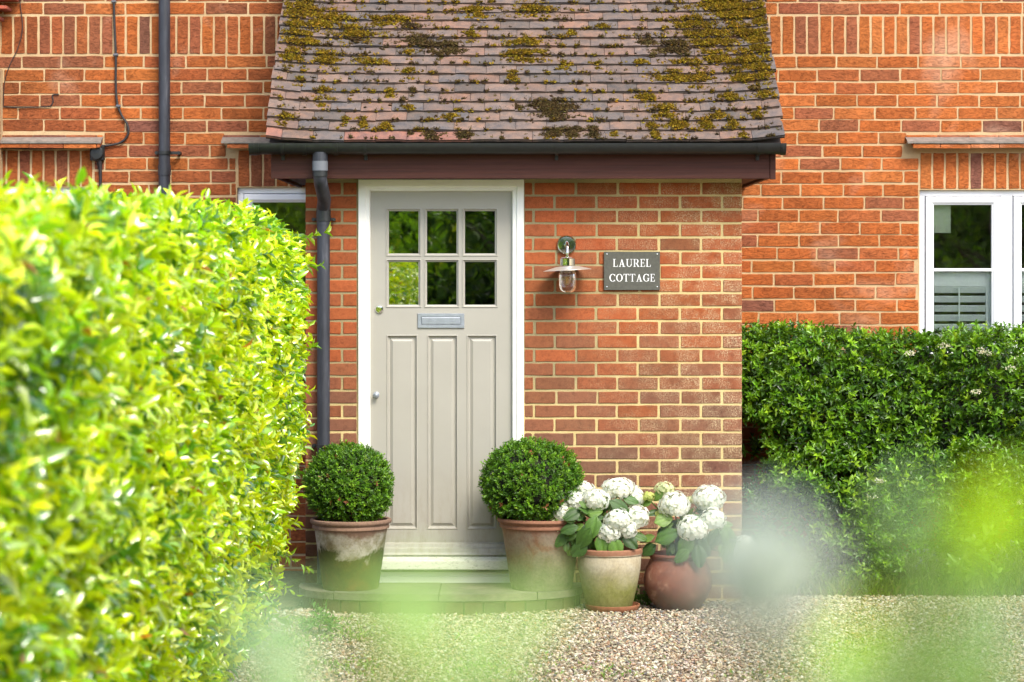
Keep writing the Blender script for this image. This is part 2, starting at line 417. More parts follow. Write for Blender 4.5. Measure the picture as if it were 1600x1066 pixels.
# ------------------------------------------------------------------ brick generator
def bricks(name, rects, front, mat_, parent, colf, seed=1, axis='y', jit=.0011):
    """rects: list (a0,a1,z0,z1) along the wall. front: coordinate of face; axis 'y' faces -Y, 'x+'/'x-' faces +-X"""
    r = np.random.default_rng(seed); A = np.array(rects, dtype=np.float64); N = len(A)
    Wd = A[:, 1] - A[:, 0]; H = A[:, 3] - A[:, 2]
    e1, e2 = .0012, .0045
    def st(L, inner):
        cols = [np.zeros(N), np.full(N, e1), np.full(N, e2)] + [L * q for q in inner] + [L - e2, L - e1, L]
        return np.stack(cols, 1)
    long_ = (Wd > H).mean() > .5
    U = st(Wd, (.27, .5, .73) if long_ else (.5,)); Vv = st(H, (.5,) if long_ else (.27, .5, .73))
    nu, nv = U.shape[1], Vv.shape[1]
    UU = np.repeat(U[:, :, None], nv, 2); VV = np.repeat(Vv[:, None, :], nu, 1)
    iu = np.minimum(np.arange(nu), nu - 1 - np.arange(nu)); iv = np.minimum(np.arange(nv), nv - 1 - np.arange(nv))
    ring = np.minimum(iu[:, None], iv[None, :])
    dep = np.select([ring == 0, ring == 1], [.022, .0014], 0.0)
    # shared outline jitter for rings 0 and 1
    ju = r.normal(0, jit, (N, nu, nv)); jv = r.normal(0, jit, (N, nu, nv))
    for i in (1,):
        ju[:, 0, :] = ju[:, 1, :]; ju[:, -1, :] = ju[:, -2, :]; ju[:, :, 0] = ju[:, :, 1]; ju[:, :, -1] = ju[:, :, -2]
        jv[:, 0, :] = jv[:, 1, :]; jv[:, -1, :] = jv[:, -2, :]; jv[:, :, 0] = jv[:, :, 1]; jv[:, :, -1] = jv[:, :, -2]
    edge = (ring <= 1)
    UU = UU + ju * edge; VV = VV + jv * edge
    # round the corners
    cs = r.uniform(.001, .004, (N, 1, 1))
    corner = ((iu[:, None] <= 1) & (iv[None, :] <= 1))
    sgu = np.where(np.arange(nu) < nu / 2, 1, -1)[:, None]; sgv = np.where(np.arange(nv) < nv / 2, 1, -1)[None, :]
    UU = UU + cs * corner * sgu; VV = VV + cs * corner * sgv
    dpt = dep[None] + np.clip(r.normal(0, .0007, (N, 1, 1)), -.0015, .0015) + np.clip(r.normal(0, .0012, (N, 1, 1)), -.002, .002) * (UU / Wd[:, None, None] - .5) + r.normal(0, .00025, (N, nu, nv))
    a = A[:, 0][:, None, None] + UU; z = A[:, 2][:, None, None] + VV
    if axis == 'y': V = np.stack([a, front + dpt, z], -1)
    elif axis == 'x+': V = np.stack([front - dpt, a, z], -1)
    else: V = np.stack([front + dpt, a, z], -1)
    V = V.reshape(N, nu * nv, 3)
    fs = []
    for i in range(nu - 1):
        for j in range(nv - 1):
            q = (i * nv + j, (i + 1) * nv + j, (i + 1) * nv + j + 1, i * nv + j + 1)
            fs.append(q if axis != 'x-' else q[::-1])
    ctr = np.stack([(A[:, 0] + A[:, 1]) / 2, (A[:, 2] + A[:, 3]) / 2], 1)
    return cloud(name, V, fs, mat_, parent, colf(ctr, r), False)
def clip_rows(rows, holes):
    out = []
    for (a0, a1, z0, z1) in rows:
        segs = [(a0, a1)]
        for (h0, h1, k0, k1) in holes:
            if z1 <= k0 + .012 or z0 >= k1 - .012: continue
            ns = []
            for (s0, s1) in segs:
                if s1 <= h0 or s0 >= h1: ns.append((s0, s1)); continue
                if s0 < h0 - .02: ns.append((s0, h0 - .008))
                if s1 > h1 + .02: ns.append((h1 + .008, s1))
            segs = ns
        for (s0, s1) in segs:
            if s1 - s0 > .018: out.append((s0, s1, z0, z1))
    return out

# ================================================================== GROUND
GX0, GX1 = -30, 30
m, n, l, b = mat('gravel_ground'); p = coords(n, l)
vo = n.new('ShaderNodeTexVoronoi'); vo.inputs['Scale'].default_value = 55; l.new(p, vo.inputs['Vector'])
c = mixc(n, l, 1.0, ramp(n, l, vo.outputs['Color'], [(.2, lin(150, 130, 105)), (.5, lin(185, 165, 140)), (.8, lin(205, 192, 170))]), ramp(n, l, vo.outputs['Distance'], [(.2, (1, 1, 1)), (.6, (.35, .33, .3))]), 'MULTIPLY')
l.new(c, b.inputs['Base Color']); b.inputs['Roughness'].default_value = .95; bump(n, l, vo.outputs['Distance'], -.8, .01, b)
g = MB(); g.add([(-40, -60, -.012), (40, -60, -.012), (40, 40, -.012), (-40, 40, -.012)], [(0, 1, 2, 3)])
go = g.build('ground', m); tag(go, kind='structure')
soilm, n, l, b = mat('soil'); p = coords(n, l); f = noise(n, l, 26, 8, .75, p)
l.new(ramp(n, l, f, [(.35, lin(52, 42, 30)), (.55, lin(84, 66, 46)), (.7, lin(112, 92, 62))]), b.inputs['Base Color']); b.inputs['Roughness'].default_value = 1
bump(n, l, f, 1, .03, b)
g = MB(); xs = np.linspace(1.25, 6, 60); ys = np.linspace(.22, 1.3, 14)
vs = []; r_ = random.Random(3)
for y in ys:
    for x in xs: vs.append((x, y, .012 + r_.uniform(0, .018)))
g.add(vs, [(j * 60 + i, j * 60 + i + 1, (j + 1) * 60 + i + 1, (j + 1) * 60 + i) for j in range(13) for i in range(59)])
tag(g.build('flower_bed', soilm, smooth=True), kind='structure')
g = MB(); xs = np.linspace(-6, -1.13, 50); ys = np.linspace(-.35, 1.3, 14); vs = []
for y in ys:
    for x in xs: vs.append((x, y, .008 + r_.uniform(0, .015)))
g.add(vs, [(j * 50 + i, j * 50 + i + 1, (j + 1) * 50 + i + 1, (j + 1) * 50 + i) for j in range(13) for i in range(49)])
tag(g.build('hedge_bed', soilm, smooth=True), kind='structure')
g = MB(); g.box(1.27, 6, .195, .218, -.02, .045, bev=.003)
tag(g.build('edging_board', M['bark']), 'low timber edging board between the gravel and the flower bed', 'edging board')

# gravel stones
PH = (1 + 5 ** .5) / 2
ICO = unit(np.array([(-1, PH, 0), (1, PH, 0), (-1, -PH, 0), (1, -PH, 0), (0, -1, PH), (0, 1, PH), (0, -1, -PH), (0, 1, -PH), (PH, 0, -1), (PH, 0, 1), (-PH, 0, -1), (-PH, 0, 1)], dtype=float))
ICOF = [(0, 11, 5), (0, 5, 1), (0, 1, 7), (0, 7, 10), (0, 10, 11), (1, 5, 9), (5, 11, 4), (11, 10, 2), (10, 7, 6), (7, 1, 8), (3, 9, 4), (3, 4, 2), (3, 2, 6), (3, 6, 8), (3, 8, 9), (4, 9, 5), (2, 4, 11), (6, 2, 10), (8, 6, 7), (9, 8, 1)]
def rocks(P, size, squash=(1, .75, .55), jit=.16, r=rng):
    N = len(P); V = ICO[None] * (1 + r.normal(0, jit, (N, 12, 1)))
    V = V * np.array(squash)[None, None] * (1 + r.normal(0, .12, (N, 1, 3)))
    a = r.uniform(0, 6.28, N); ca, sa = np.cos(a)[:, None], np.sin(a)[:, None]
    tx = r.normal(0, .35, (N, 1))
    x = V[..., 0]; y = V[..., 1]; z = V[..., 2] + tx * V[..., 0]
    V = np.stack([x * ca - y * sa, x * sa + y * ca, z], -1) * size[:, None, None]
    return V + P[:, None]
N = 92000
gx = rng.uniform(-1.75, 4.1, N); gy = rng.uniform(-3.3, .2, N)
keep = ~((gx < .42) & (gx > -1.2) & (gy > -.40 + .3 * ((gx + .38) / .76) ** 4))
keep &= ~((gx > -1.12) & (gx < 1.25) & (gy > -.005))
keep &= ~((gx < -1.0) & (gy > -.3))
gx, gy = gx[keep], gy[keep]; N = len(gx)
P = np.stack([gx, gy, rng.uniform(-.006, .008, N) + .006 * snoise(np.stack([gx, gy, gx * 0], 1), 2)], 1)
cols = pal(N, [lin(164, 150, 122), lin(182, 172, 148), lin(144, 128, 104), lin(124, 112, 96), lin(196, 190, 172), lin(154, 124, 92), lin(106, 103, 96)], [4, 4, 3, 2, 2, 1.6, 1.2], .13)
V = rocks(P, rng.uniform(.0045, .0112, N))
go = cloud('gravel', V, ICOF, M['stone'], None, cols, False); tag(go, 'cream and tan gravel spread in front of the porch', 'gravel', kind='stuff')

# ================================================================== HOUSE
MY = 1.3                                     # main wall face
house = empty('brick_house', (0, 1.3, 0))
tag(house, 'orange brick cottage with a tiled porch and pale panelled front door', 'house')
ZP = 20.0 / 265.0; ZJ = 1.76 + (430 - 227) / 265.0      # bed joint on main wall
J = .0085
WX0, WX1, WZ1 = -4.8, 4.8, 4.9
S1, S0 = 1.76 + (430 - 24) / 265., 1.76 + (430 - 86) / 265.      # soldier band
rows = []; r_ = random.Random(5); k = -35; zz = ZJ - 34 * ZP
levels = []
z = ZJ
while z > -.1: z -= ZP
while z < WZ1:
    if z + ZP <= S0 + .02 or z >= S1 - .02: levels.append(z); z += ZP
    else: z = S1
for i, z in enumerate(levels):
    xb = WX0 + (0 if i % 2 else -.12) + r_.uniform(-.012, .012) + .02 * math.sin(i * .45); nb_ = 0; x = xb
    while x < WX1:
        nb_ += 1; xn = xb + nb_ * .2405 + r_.uniform(-.007, .007)
        wz = .0028 * math.sin(x * 1.3 + i * .7) + .0014 * math.sin(x * 4.1 + i * 2.3) + r_.uniform(-.001, .001)
        rows.append((x, xn - J, z + J / 2 + wz + r_.uniform(-.0012, .0012), z + ZP - J / 2 + wz + r_.uniform(-.0012, .0012))); x = xn
LW = (-1.62, -1.09); RW0 = X_(1437, MY); LWT, RWT = 2.277, 2.262
WB = 1.18; RW1 = RW0 + 1.555
holes = [(LW[0], LW[1], WB, LWT + .222), (RW0, RW1, WB, RWT + .222), (-4.3, -2.47, WB, LWT + .222),
         (-1.10, 1.22, -1, 3.35), (RW0 - .07, RW1 + .07, 2.51, 2.582), (-4.4, -2.42, 2.51, 2.582), (-1.68, -1.09, 2.51, 2.582)]
rows = clip_rows(rows, holes)
sold = []
x = WX0
while x < WX1:
    wd = .0635 + r_.uniform(-.002, .002); sold.append((x, x + wd, S0 + .006, S1 - .006)); x += wd + .0108
sold = clip_rows(sold, [(-1.10, 1.22, -1, 3.35)])
for (a, bb, zt) in ((LW[0], LW[1], LWT), (RW0, RW1, RWT), (-4.3, -2.47, LWT)):
    nq = round((bb - a) / .0743); pw = (bb - a) / nq
    for q in range(nq): sold.append((a + q * pw + .005 + r_.uniform(-.001, .001), a + (q + 1) * pw - .005 + r_.uniform(-.001, .001), zt + .006, zt + .218))
OR = [lin(181, 103, 52), lin(174, 97, 49), lin(185, 109, 58), lin(166, 94, 54), lin(152, 91, 62), lin(134, 87, 70)]
def main_cols(ctr, r):
    n_ = len(ctr); left = ctr[:, 0] < -1
    a = pal(n_, OR, [6, 6, 3, 3, 1.3, .5], .05, r); b_ = pal(n_, OR, [1.5, 4, 1, 6, 3.5, .7], .05, r)
    return np.where(left[:, None], b_ * .88, a)
bricks('brickwork', rows, MY, M['brick_main'], house, main_cols, 3)
zones = {}
for s_ in sold: zones.setdefault((s_[2] > 2.8, s_[0] > 0, s_[0] < -2.2 and s_[2] < 2.8), []).append(s_)
for k_, (kk, v_) in enumerate(sorted(zones.items())): bricks('soldier_course', v_, MY, M['brick_main'], house, main_cols, 4 + k_)
# mortar backing
def backing(name, x0, x1, z0, z1, y, thick, holes, mt, parent):
    xs = sorted({x0, x1, *[h for hh in holes for h in hh[:2] if x0 < h < x1]}); zs = sorted({z0, z1, *[h for hh in holes for h in hh[2:] if z0 < h < z1]})
    g = MB()
    inside = lambda cx, cz: any(h[0] < cx < h[1] and h[2] < cz < h[3] for h in holes)
    for i in range(len(xs) - 1):
        j = 0
        while j < len(zs) - 1:
            cx = (xs[i] + xs[i + 1]) / 2
            if inside(cx, (zs[j] + zs[j + 1]) / 2): j += 1; continue
            k = j
            while k + 1 < len(zs) - 1 and not inside(cx, (zs[k + 1] + zs[k + 2]) / 2): k += 1
            a, b_, c_, d_ = xs[i], xs[i + 1], zs[j], zs[k + 1]
            # front face, reveals
            g.add([(a, y, c_), (b_, y, c_), (b_, y, d_), (a, y, d_)], [(0, 1, 2, 3)])
            if inside(a - .001, (c_ + d_) / 2) or a == x0: g.add([(a, y, c_), (a, y + thick, c_), (a, y + thick, d_), (a, y, d_)], [(0, 3, 2, 1)])
            if inside(b_ + .001, (c_ + d_) / 2) or b_ == x1: g.add([(b_, y, c_), (b_, y + thick, c_), (b_, y + thick, d_), (b_, y, d_)], [(0, 1, 2, 3)])
            g.add([(a, y, d_), (b_, y, d_), (b_, y + thick, d_), (a, y + thick, d_)], [(0, 1, 2, 3)])
            g.add([(a, y, c_), (b_, y, c_), (b_, y + thick, c_), (a, y + thick, c_)], [(0, 3, 2, 1)])
            j = k + 1
    return g.build(name, mt, parent)
wholes = [(LW[0], LW[1], WB, LWT), (RW0, RW1, WB, RWT), (-4.3, -2.47, WB, LWT)]
backing('wall', WX0, WX1, -.1, WZ1, MY + .0038, .22, wholes, M['mortar_main'], house)
g = MB(); g.box(WX0, WX1, MY + 1.6, MY + 1.65, -.1, WZ1); g.box(WX0, WX1, MY + .23, MY + 1.6, WZ1 - .05, WZ1)
g.box(WX0 - .05, WX0, MY + .02, MY + 1.65, -.1, WZ1); g.box(WX1, WX1 + .05, MY + .02, MY + 1.65, -.1, WZ1)
g.box(WX0, WX1, MY + .23, MY + 1.6, .0, .05)
g.build('interior_walls', simple('interior_plaster', lin(120, 112, 100), .9), house)

# drip ledges of creasing tiles over the windows
def ledge(x0, x1, zb):
    g = MB(); r2 = random.Random(int(x0 * 100)); x = x0
    while x < x1 - .02:                                     # upper thin tile course
        L = min(.2 + r2.uniform(-.03, .03), x1 - x); g.box(x, x + L - .004, MY - .012, MY + .03, zb + .062, zb + .079, c=pal(1, OR, None, .05)[0], bev=.002); x += L
    x = x0 + .03
    while x < x1 - .02:                                     # projecting sloping tile course
        L = min(.19 + r2.uniform(-.04, .04), x1 - x)
        dz = r2.uniform(-.003, .003)
        vs = [(x, MY - .085, zb + dz), (x + L - .004, MY - .085, zb + dz), (x + L - .004, MY + .02, zb + .04 + dz), (x, MY + .02, zb + .04 + dz)]
        vs += [(a, b_, c_ + .021) for (a, b_, c_) in vs]
        g.add(vs, [(0, 3, 2, 1), (4, 5, 6, 7), (0, 1, 5, 4), (1, 2, 6, 5), (2, 3, 7, 6), (3, 0, 4, 7)], pal(1, OR[:4], None, .05)[0]); x += L
    o = g.build('window_ledge', M['brick_main'], house)
    h = MB(); vs = [(x0 - .005, MY - .09, zb + .026), (x1, MY - .09, zb + .026), (x1, MY + .015, zb + .064), (x0 - .005, MY + .015, zb + .064)]
    vs += [(a, b_, c_ + .012) for (a, b_, c_) in vs]
    h.add(vs, [(0, 3, 2, 1), (4, 5, 6, 7), (0, 1, 5, 4), (1, 2, 6, 5), (2, 3, 7, 6), (3, 0, 4, 7)])
    h.build('lead_flashing', M['lead'], o)
ledge(-1.70, -1.2, 2.506); ledge(RW0 - .08, RW1 + .08, 2.506); ledge(-4.38, -2.41, 2.506)

# ---- windows
M['glass_win'] = glassmat('window_glass', .10, (.97, .98, .97), .0006)
M['glass_door'] = glassmat('door_glass', .32, (.3, .35, .3), .0008)
M['shutter'] = simple('shutter_paint', lin(215, 224, 220), .5)
def window(x0, x1, z0, z1, lights, barz, shutter=False):
    y = MY + .03
    g = MB(); fo = .035
    # outer frame
    g.box(x0, x1, y, y + .07, z1 - fo, z1, bev=.003); g.box(x0, x1, y, y + .07, z0, z0 + fo, bev=.003)
    g.box(x0, x0 + fo, y + .001, y + .069, z0 + fo, z1 - fo, bev=.003); g.box(x1 - fo, x1, y + .001, y + .069, z0 + fo, z1 - fo, bev=.003)
    edges = [x0 + fo]
    ws = (x1 - x0 - 2 * fo - (lights - 1) * .072) / lights
    for i in range(1, lights):
        xm = x0 + fo + i * ws + (i - 1) * .072
        g.box(xm, xm + .072, y + .001, y + .069, z0 + fo, z1 - fo, bev=.003)
    g.box(x0 - .01, x1 + .01, MY - .04, y - .001, z0 - .038, z0 + .012, bev=.004)
    win = g.build('window', M['upvc'], house)
    for i in range(lights):
        a = x0 + fo + i * (ws + .072) + .004; b_ = a + ws - .008; c_, d_ = z0 + fo + .004, z1 - fo - .004; s = .048
        g = MB(); prof = [(0, y + .03), (0, y - .010), (.004, y - .014), (s - .016, y - .014), (s - .004, y - .004), (s, y - .002), (s, y + .028)]
        g.frame(a, b_, c_, d_, prof)
        g.box(a + s + .0002, b_ - s - .0002, y - .006, y + .022, barz - .009, barz + .009, bev=.003)
        g.build('sash', M['upvc'], win)
        h = MB(); h.box(a + s - .006, b_ - s + .006, y + .008, y + .013, c_ + s - .006, d_ - s + .006); h.build('pane', M['glass_win'], win)
        if shutter:
            h = MB(); ys = y + .04; t = barz - .012; bt = z0 + fo; xa = a + .045; xb = b_ - .075
            h.box(xa - .06, xa + .012, ys, ys + .022, bt, t, bev=.002); h.box(xb, xb + .05, ys, ys + .022, bt, t, bev=.002)
            h.box(xa + .012, xb, ys + .001, ys + .021, t - .085, t, bev=.002); h.box(xa + .012, xb, ys + .001, ys + .021, bt, bt + .09, bev=.002)
            zz = t - .105
            while zz > bt + .11:
                c0, s0 = math.cos(R(62)), math.sin(R(62)); hh = .0195
                vs = []
                for xx in (xa + .013, xb - .001):
                    for (du, dv) in ((-hh, -.004), (-hh, .004), (hh, .004), (hh, -.004)):
                        vs.append((xx, ys + .011 - du * c0 * -1 + dv * s0, zz + du * s0 * -1 + dv * c0 * 1))
                h.add(vs, [(0, 1, 2, 3), (4, 7, 6, 5), (0, 4, 5, 1), (1, 5, 6, 2), (2, 6, 7, 3), (3, 7, 4, 0)]); zz -= .0555
            h.box((xa + xb) / 2 - .004, (xa + xb) / 2 + .004, ys - .012, ys - .006, bt + .1, t - .095)
            # folded leaf of the shutter seen edge on
            h.box(xb + .052, xb + .068, ys + .001, ys + .16, bt, t, bev=.002)
            h.build('shutter', M['shutter'], win)
    return win
ZBAR = 1.76 + (430 - 422) / 265.
w1 = window(RW0, RW1, WB + .04, RWT, 3, ZBAR, True)
w2 = window(LW[0], LW[1], WB + .04, LWT, 1, ZBAR, False)
w3 = window(-4.3, -2.47, WB + .04, LWT, 3, ZBAR, False)
g = MB(); g.box(RW0 + .075, RW0 + .195, MY + .07, MY + .073, 2.01, 2.19); g.build('notice', simple('notice_paper', lin(160, 175, 150), .8), w1)
for (a, b_) in ((LW[0], LW[1]), (RW0, RW1), (-4.3, -2.47)): g = MB(); g.box(a - .03, b_ + .03, MY - .03, MY + .2, WB - .03, WB - .002); g.build('window_sill', M['lead'], house)

# ---- projecting side wing at the far left edge
rows = []; i = 0; z = -.05
BX = -3.0; BY = 1.19
while z < 2.95:
    x = BX; x -= (.11 if i % 2 else 0)
    rows.append((BX - .11, BX, z + .005, z + .07)) if i % 2 else None
    while x > -4.8: rows.append((x - .225 + .011, x - (.011 if x < BX else 0), z + .005, z + .07)); x -= .225
    z += .0755; i += 1
bricks('side_wing_brickwork', rows, BY, M['brick_main'], house, main_cols, 9)
g = MB(); g.box(-4.8, BX - .002, BY + .006, MY - .001, -.1, 2.97); g.build('side_wing', M['mortar_main'], house)
g = MB(); c0 = lin(176, 92, 70); r2 = random.Random(4)
dx, dz = .105, .135
for kx in range(9):        # stepped verge tiles of the wing roof, seen at the frame's corner
    x = BX + .03 - kx * .12 + .04; zt = 3.0 + kx * .16 * -1 + .0
p0 = Vector((BX + .02, BY - .12, 3.24)); 
for kx in range(7):
    zb = 3.255 + kx * .058; xb = BX + .005 + kx * .045
    g.box(-4.8, xb, BY - .10 + kx * .05, BY + .12 + kx * .05, zb, zb + .02, c=tuple(np.array(c0) * r2.uniform(.8, 1.15)), bev=.003)
g.build('side_wing_roof', M['tile'], house)

# ================================================================== PORCH
PX0, PX1 = X_(477), X_(1159.5)
DX0, DX1 = X_(560), X_(818.5)
ZT = 2.295
def porch_cols(ctr, r):
    n_ = len(ctr); z = ctr[:, 1]; x = ctr[:, 0]
    top = pal(n_, [lin(158, 86, 50), lin(152, 84, 48), lin(145, 84, 52), lin(136, 85, 58)], [4, 4, 2, 1], .05, r)
    bot = pal(n_, [lin(124, 88, 68), lin(116, 84, 66), lin(130, 88, 66), lin(142, 86, 58)], [4, 3, 3, 1], .06, r)
    t = np.clip((1.55 - z) / .75 + np.clip((x - .7) * .5, 0, .4) + r.normal(0, .16, n_), 0, 1)[:, None]
    return top * (1 - t) + bot * t
zk = 1.6634
while zk > 0: zk -= .075
rows = []; k = 0; r_ = random.Random(8)
base_k = round((1.6634 - zk) / .075)
i = 0; z = zk
while z < ZT + .02:
    par = (i - base_k + 1) % 2          # 1: header at the right corner
    x = PX1; first = .1025 if par else .215
    h0, h1 = z + .0048 + r_.uniform(-.001, .001), z + .0702 + r_.uniform(-.001, .001)
    h1 = min(h1, ZT)
    L = first
    while x > DX1 - .3:
        a = x - L; rows.append((a, x, h0, h1)); x = a - .0105 - r_.uniform(-.002, .002); L = .2145 + r_.uniform(-.003, .003)
    # left pier
    if par: rows += [(PX0, PX0 + .07, h0, h1), (PX0 + .0805, X_(557.5), h0, h1)]
    else: rows += [(PX0, PX0 + .095, h0, h1), (PX0 + .106, X_(533), h0, h1), (X_(536), X_(557.5), h0, h1)]
    z += .075; i += 1
dh = (DX0 - .006, DX1 - .004, .18, 3)
rows = [(a, b_, c_, d_) for (a, b_, c_, d_) in clip_rows(rows, [dh]) if d_ - c_ > .03 and c_ > -.02]
# riser under the door sill
under = []
for j in range(2):
    x = DX0 + .05 * j
    while x < DX1 - .05: under.append((x, min(x + .215, DX1 - .01), .018 + j * .075 + .03, .018 + j * .075 + .093)); x += .226
bricks('porch_wall', [r0 for r0 in rows if r0[0] > DX1 - .02], 0.0, M['brick_porch'], house, porch_cols, 21, jit=.0007)
bricks('porch_pier', [r0 for r0 in rows if r0[1] < DX0 + .02], 0.0, M['brick_porch'], house, porch_cols, 27, jit=.0007)
g = MB(); g.box(DX0 - .004, DX1 + .004, .002, .1, .0, .178); g.build('threshold_riser', simple('mossy_concrete', lin(98, 94, 66), .95, 0, 14, .3, .004), house)
g = MB()
g.box(PX0 + .002, DX0 + .02, .0036, .11, -.1, ZT + .14); g.build('porch_mortar', M['mortar_porch'], house); g = MB(); g.box(DX1 - .02, PX1 - .002, .0036, .11, -.1, ZT + .14)
g.build('porch_mortar', M['mortar_porch'], house)
# side returns
sr = []; i = 0; z = zk
while z < ZT:
    y = .0 + (.215 if (i - base_k + 1) % 2 else .1025) + .0105
    sr.append((.0235, y - .0105, z + .005, min(z + .07, ZT)))
    while y < MY - .02: sr.append((y, min(y + .2145, MY - .002), z + .005, min(z + .07, ZT))); y += .225
    z += .075; i += 1
sr = [s for s in sr if s[3] - s[2] > .02 and s[1] - s[0] > .02]
bricks('porch_side_wall', sr, PX1, M['brick_porch'], house, lambda c_, r: porch_cols(np.stack([c_[:, 0] * 0 + 1.2, c_[:, 1]], 1), r), 22, 'x+')
bricks('porch_side_wall', sr, PX0, M['brick_porch'], house, lambda c_, r: porch_cols(np.stack([c_[:, 0] * 0 - 1.1, c_[:, 1]], 1), r), 23, 'x-')
g = MB(); g.box(PX0 + .0062, PX0 + .1, .112, MY - .003, -.1, ZT + .14); g.build('porch_side_mortar', M['mortar_porch'], house); g = MB(); g.box(PX1 - .1, PX1 - .0062, .112, MY - .003, -.1, ZT + .14)
for s in (PX0 + .01, PX1 - .01):
    pass
g.build('porch_side_mortar', M['mortar_porch'], house)
g = MB(); g.box(PX0 + .12, PX1 - .12, MY - .05, MY - .01, 0, 2.5, c=(1, 1, 1)); g.box(PX0 + .11, PX1 - .11, .13, MY - .05, .05, .1)
g.build('porch_interior', simple('porch_inside', lin(90, 80, 66), .9), house)

# ---- door frame
g = MB(); fy = -.012; zt = Z_(280.5); zb = .252
g.frame(DX0, DX1, .10, zt, [(0, .05), (0, fy + .002), (.002, fy), (.036, fy), (.040, fy + .006), (.044, fy + .008), (.058, fy + .008), (.062, fy + .013), (.066, fy + .05), (.066, .1)])
fr = g.build('door_frame', M['frame'], house)
# frame() closed the bottom too; a sill covers it
g = MB(); g.box(DX0 + .02, DX1 - .02, -.075, .06, .178, .232, bev=.006)
vs = [(DX0 + .025, -.07, .2325), (DX1 - .025, -.07, .2325), (DX1 - .025, .05, .262), (DX0 + .025, .05, .262), (DX0 + .025, -.07, .20), (DX1 - .025, -.07, .20), (DX1 - .025, .05, .2), (DX0 + .025, .05, .2)]
g.add(vs, [(0, 1, 2, 3), (0, 3, 7, 4), (1, 5, 6, 2)])
m, n, l, b = mat('worn_sill_paint'); f = noise(n, l, 35, 8, .8, coords(n, l, (1, 1, 3)))
l.new(ramp(n, l, f, [(.32, lin(120, 122, 100)), (.45, lin(205, 206, 190)), (.7, lin(218, 219, 206))]), b.inputs['Base Color']); b.inputs['Roughness'].default_value = .6
g.build('door_sill', m, house)

# ---- door leaf
yd = .022
ox0, ox1, oz0, oz1 = DX0 + .0645, DX1 - .0645, .262, zt - .0645
panes = [(a, b_, c_, d_) for (c_, d_) in ((396, 330), (476.3, 409.6)) for (a, b_) in ((607.3, 653.3), (667, 713), (726.5, 773))]
pan_open = [(X_(a) - .016, X_(b_) + .016, Z_(c_) - .016, Z_(d_) + .016) for (a, b_, c_, d_) in panes]
low_open = [(X_(a), X_(b_), Z_(828), Z_(523.5)) for (a, b_) in ((603.5, 652.3), (667, 715.3), (729, 776.5))]
ops = pan_open + low_open
g = MB()
xs = sorted({ox0, ox1, *[v for o_ in ops for v in o_[:2]]}); zs = sorted({oz0, oz1, *[v for o_ in ops for v in o_[2:]]})
for i in range(len(xs) - 1):
    for j in range(len(zs) - 1):
        cx, cz = (xs[i] + xs[i + 1]) / 2, (zs[j] + zs[j + 1]) / 2
        if any(o_[0] < cx < o_[1] and o_[2] < cz < o_[3] for o_ in ops): continue
        g.add([(xs[i], yd, zs[j]), (xs[i + 1], yd, zs[j]), (xs[i + 1], yd, zs[j + 1]), (xs[i], yd, zs[j + 1])], [(0, 1, 2, 3)])
g.frame(ox0, ox1, oz0, oz1, [(0, yd), (0, yd + .045)])
for o_ in pan_open: g.frame(*o_, [(0, yd), (.001, yd - .003), (.004, yd - .004), (.007, yd - .001), (.011, yd + .007), (.015, yd + .009), (.016, yd + .03)])
for o_ in low_open: g.frame(*o_, [(0, yd), (.001, yd - .002), (.004, yd - .003), (.007, yd + .001), (.011, yd + .010), (.014, yd + .012), (.019, yd + .013), (.034, yd + .004), (.0345, yd + .003)], fill=True)
# weather bar along the bottom
zw0, zw1 = Z_(867.5), Z_(848.5)
vs = []
for xx in (X_(600) - .055, X_(783) + .045):
    for (yy, z_) in ((yd - .0005, zw1 + .002), (yd - .018, zw1 - .006), (yd - .022, zw1 - .022), (yd - .034, zw1 - .030), (yd - .038, zw1 - .05), (yd - .045, zw0 + .004), (yd - .045, zw0), (yd - .0005, zw0)): vs.append((xx, yy, z_))
g.add(vs, [(k, k + 8, (k + 1) % 8 + 8, (k + 1) % 8) for k in range(8)] + [tuple(range(8)), tuple(range(15, 7, -1))])
door = g.build('door', M['door'], house)
for (a, b_, c_, d_) in panes:
    h = MB(); h.box(X_(a) - .002, X_(b_) + .002, yd + .018, yd + .024, Z_(c_) - .002, Z_(d_) + .002); h.build('pane', M['glass_door'], door)
h = MB(); lx0, lx1, lz0, lz1 = X_(652.5), X_(725.5), Z_(513), Z_(490)
h.frame(lx0, lx1, lz0, lz1, [(0, yd - .0005), (0, yd - .006), (.002, yd - .008), (.018, yd - .008), (.0195, yd - .004), (.0200, yd - .003)], fill=True)
h.frame(lx0 + .0215, lx1 - .0215, lz0 + .0215, lz1 - .0215, [(0, yd - .0035), (.0, yd - .006), (.002, yd - .007)], fill=True)
h.build('letterbox', M['steel'], door)
h = MB(); q = PX(592.5, 483.5); h.lathe([(.0, 0), (.0225, 0), (.0225, .006), (.019, .010), (.012, .011), (.0118, .007), (0, .007)], q.x, q.z, 28, axis='y')
h.v = [(x, y + yd, z) for (x, y, z) in h.v]; h.box(q.x - .0015, q.x + .0015, yd - .0085, yd - .006, q.z - .006, q.z + .006); h.build('lock', M['chrome'], door, True)
h = MB(); q = PX(587.5, 617.5); h.lathe([(.0, 0), (.017, 0), (.017, .005), (.008, .008), (.007, .014), (.013, .018), (.0155, .026), (.012, .033), (0, .036)], q.x, q.z, 24, axis='y')
h.v = [(x, y + yd, z) for (x, y, z) in h.v]; h.build('knob', M['steel'], door, True)

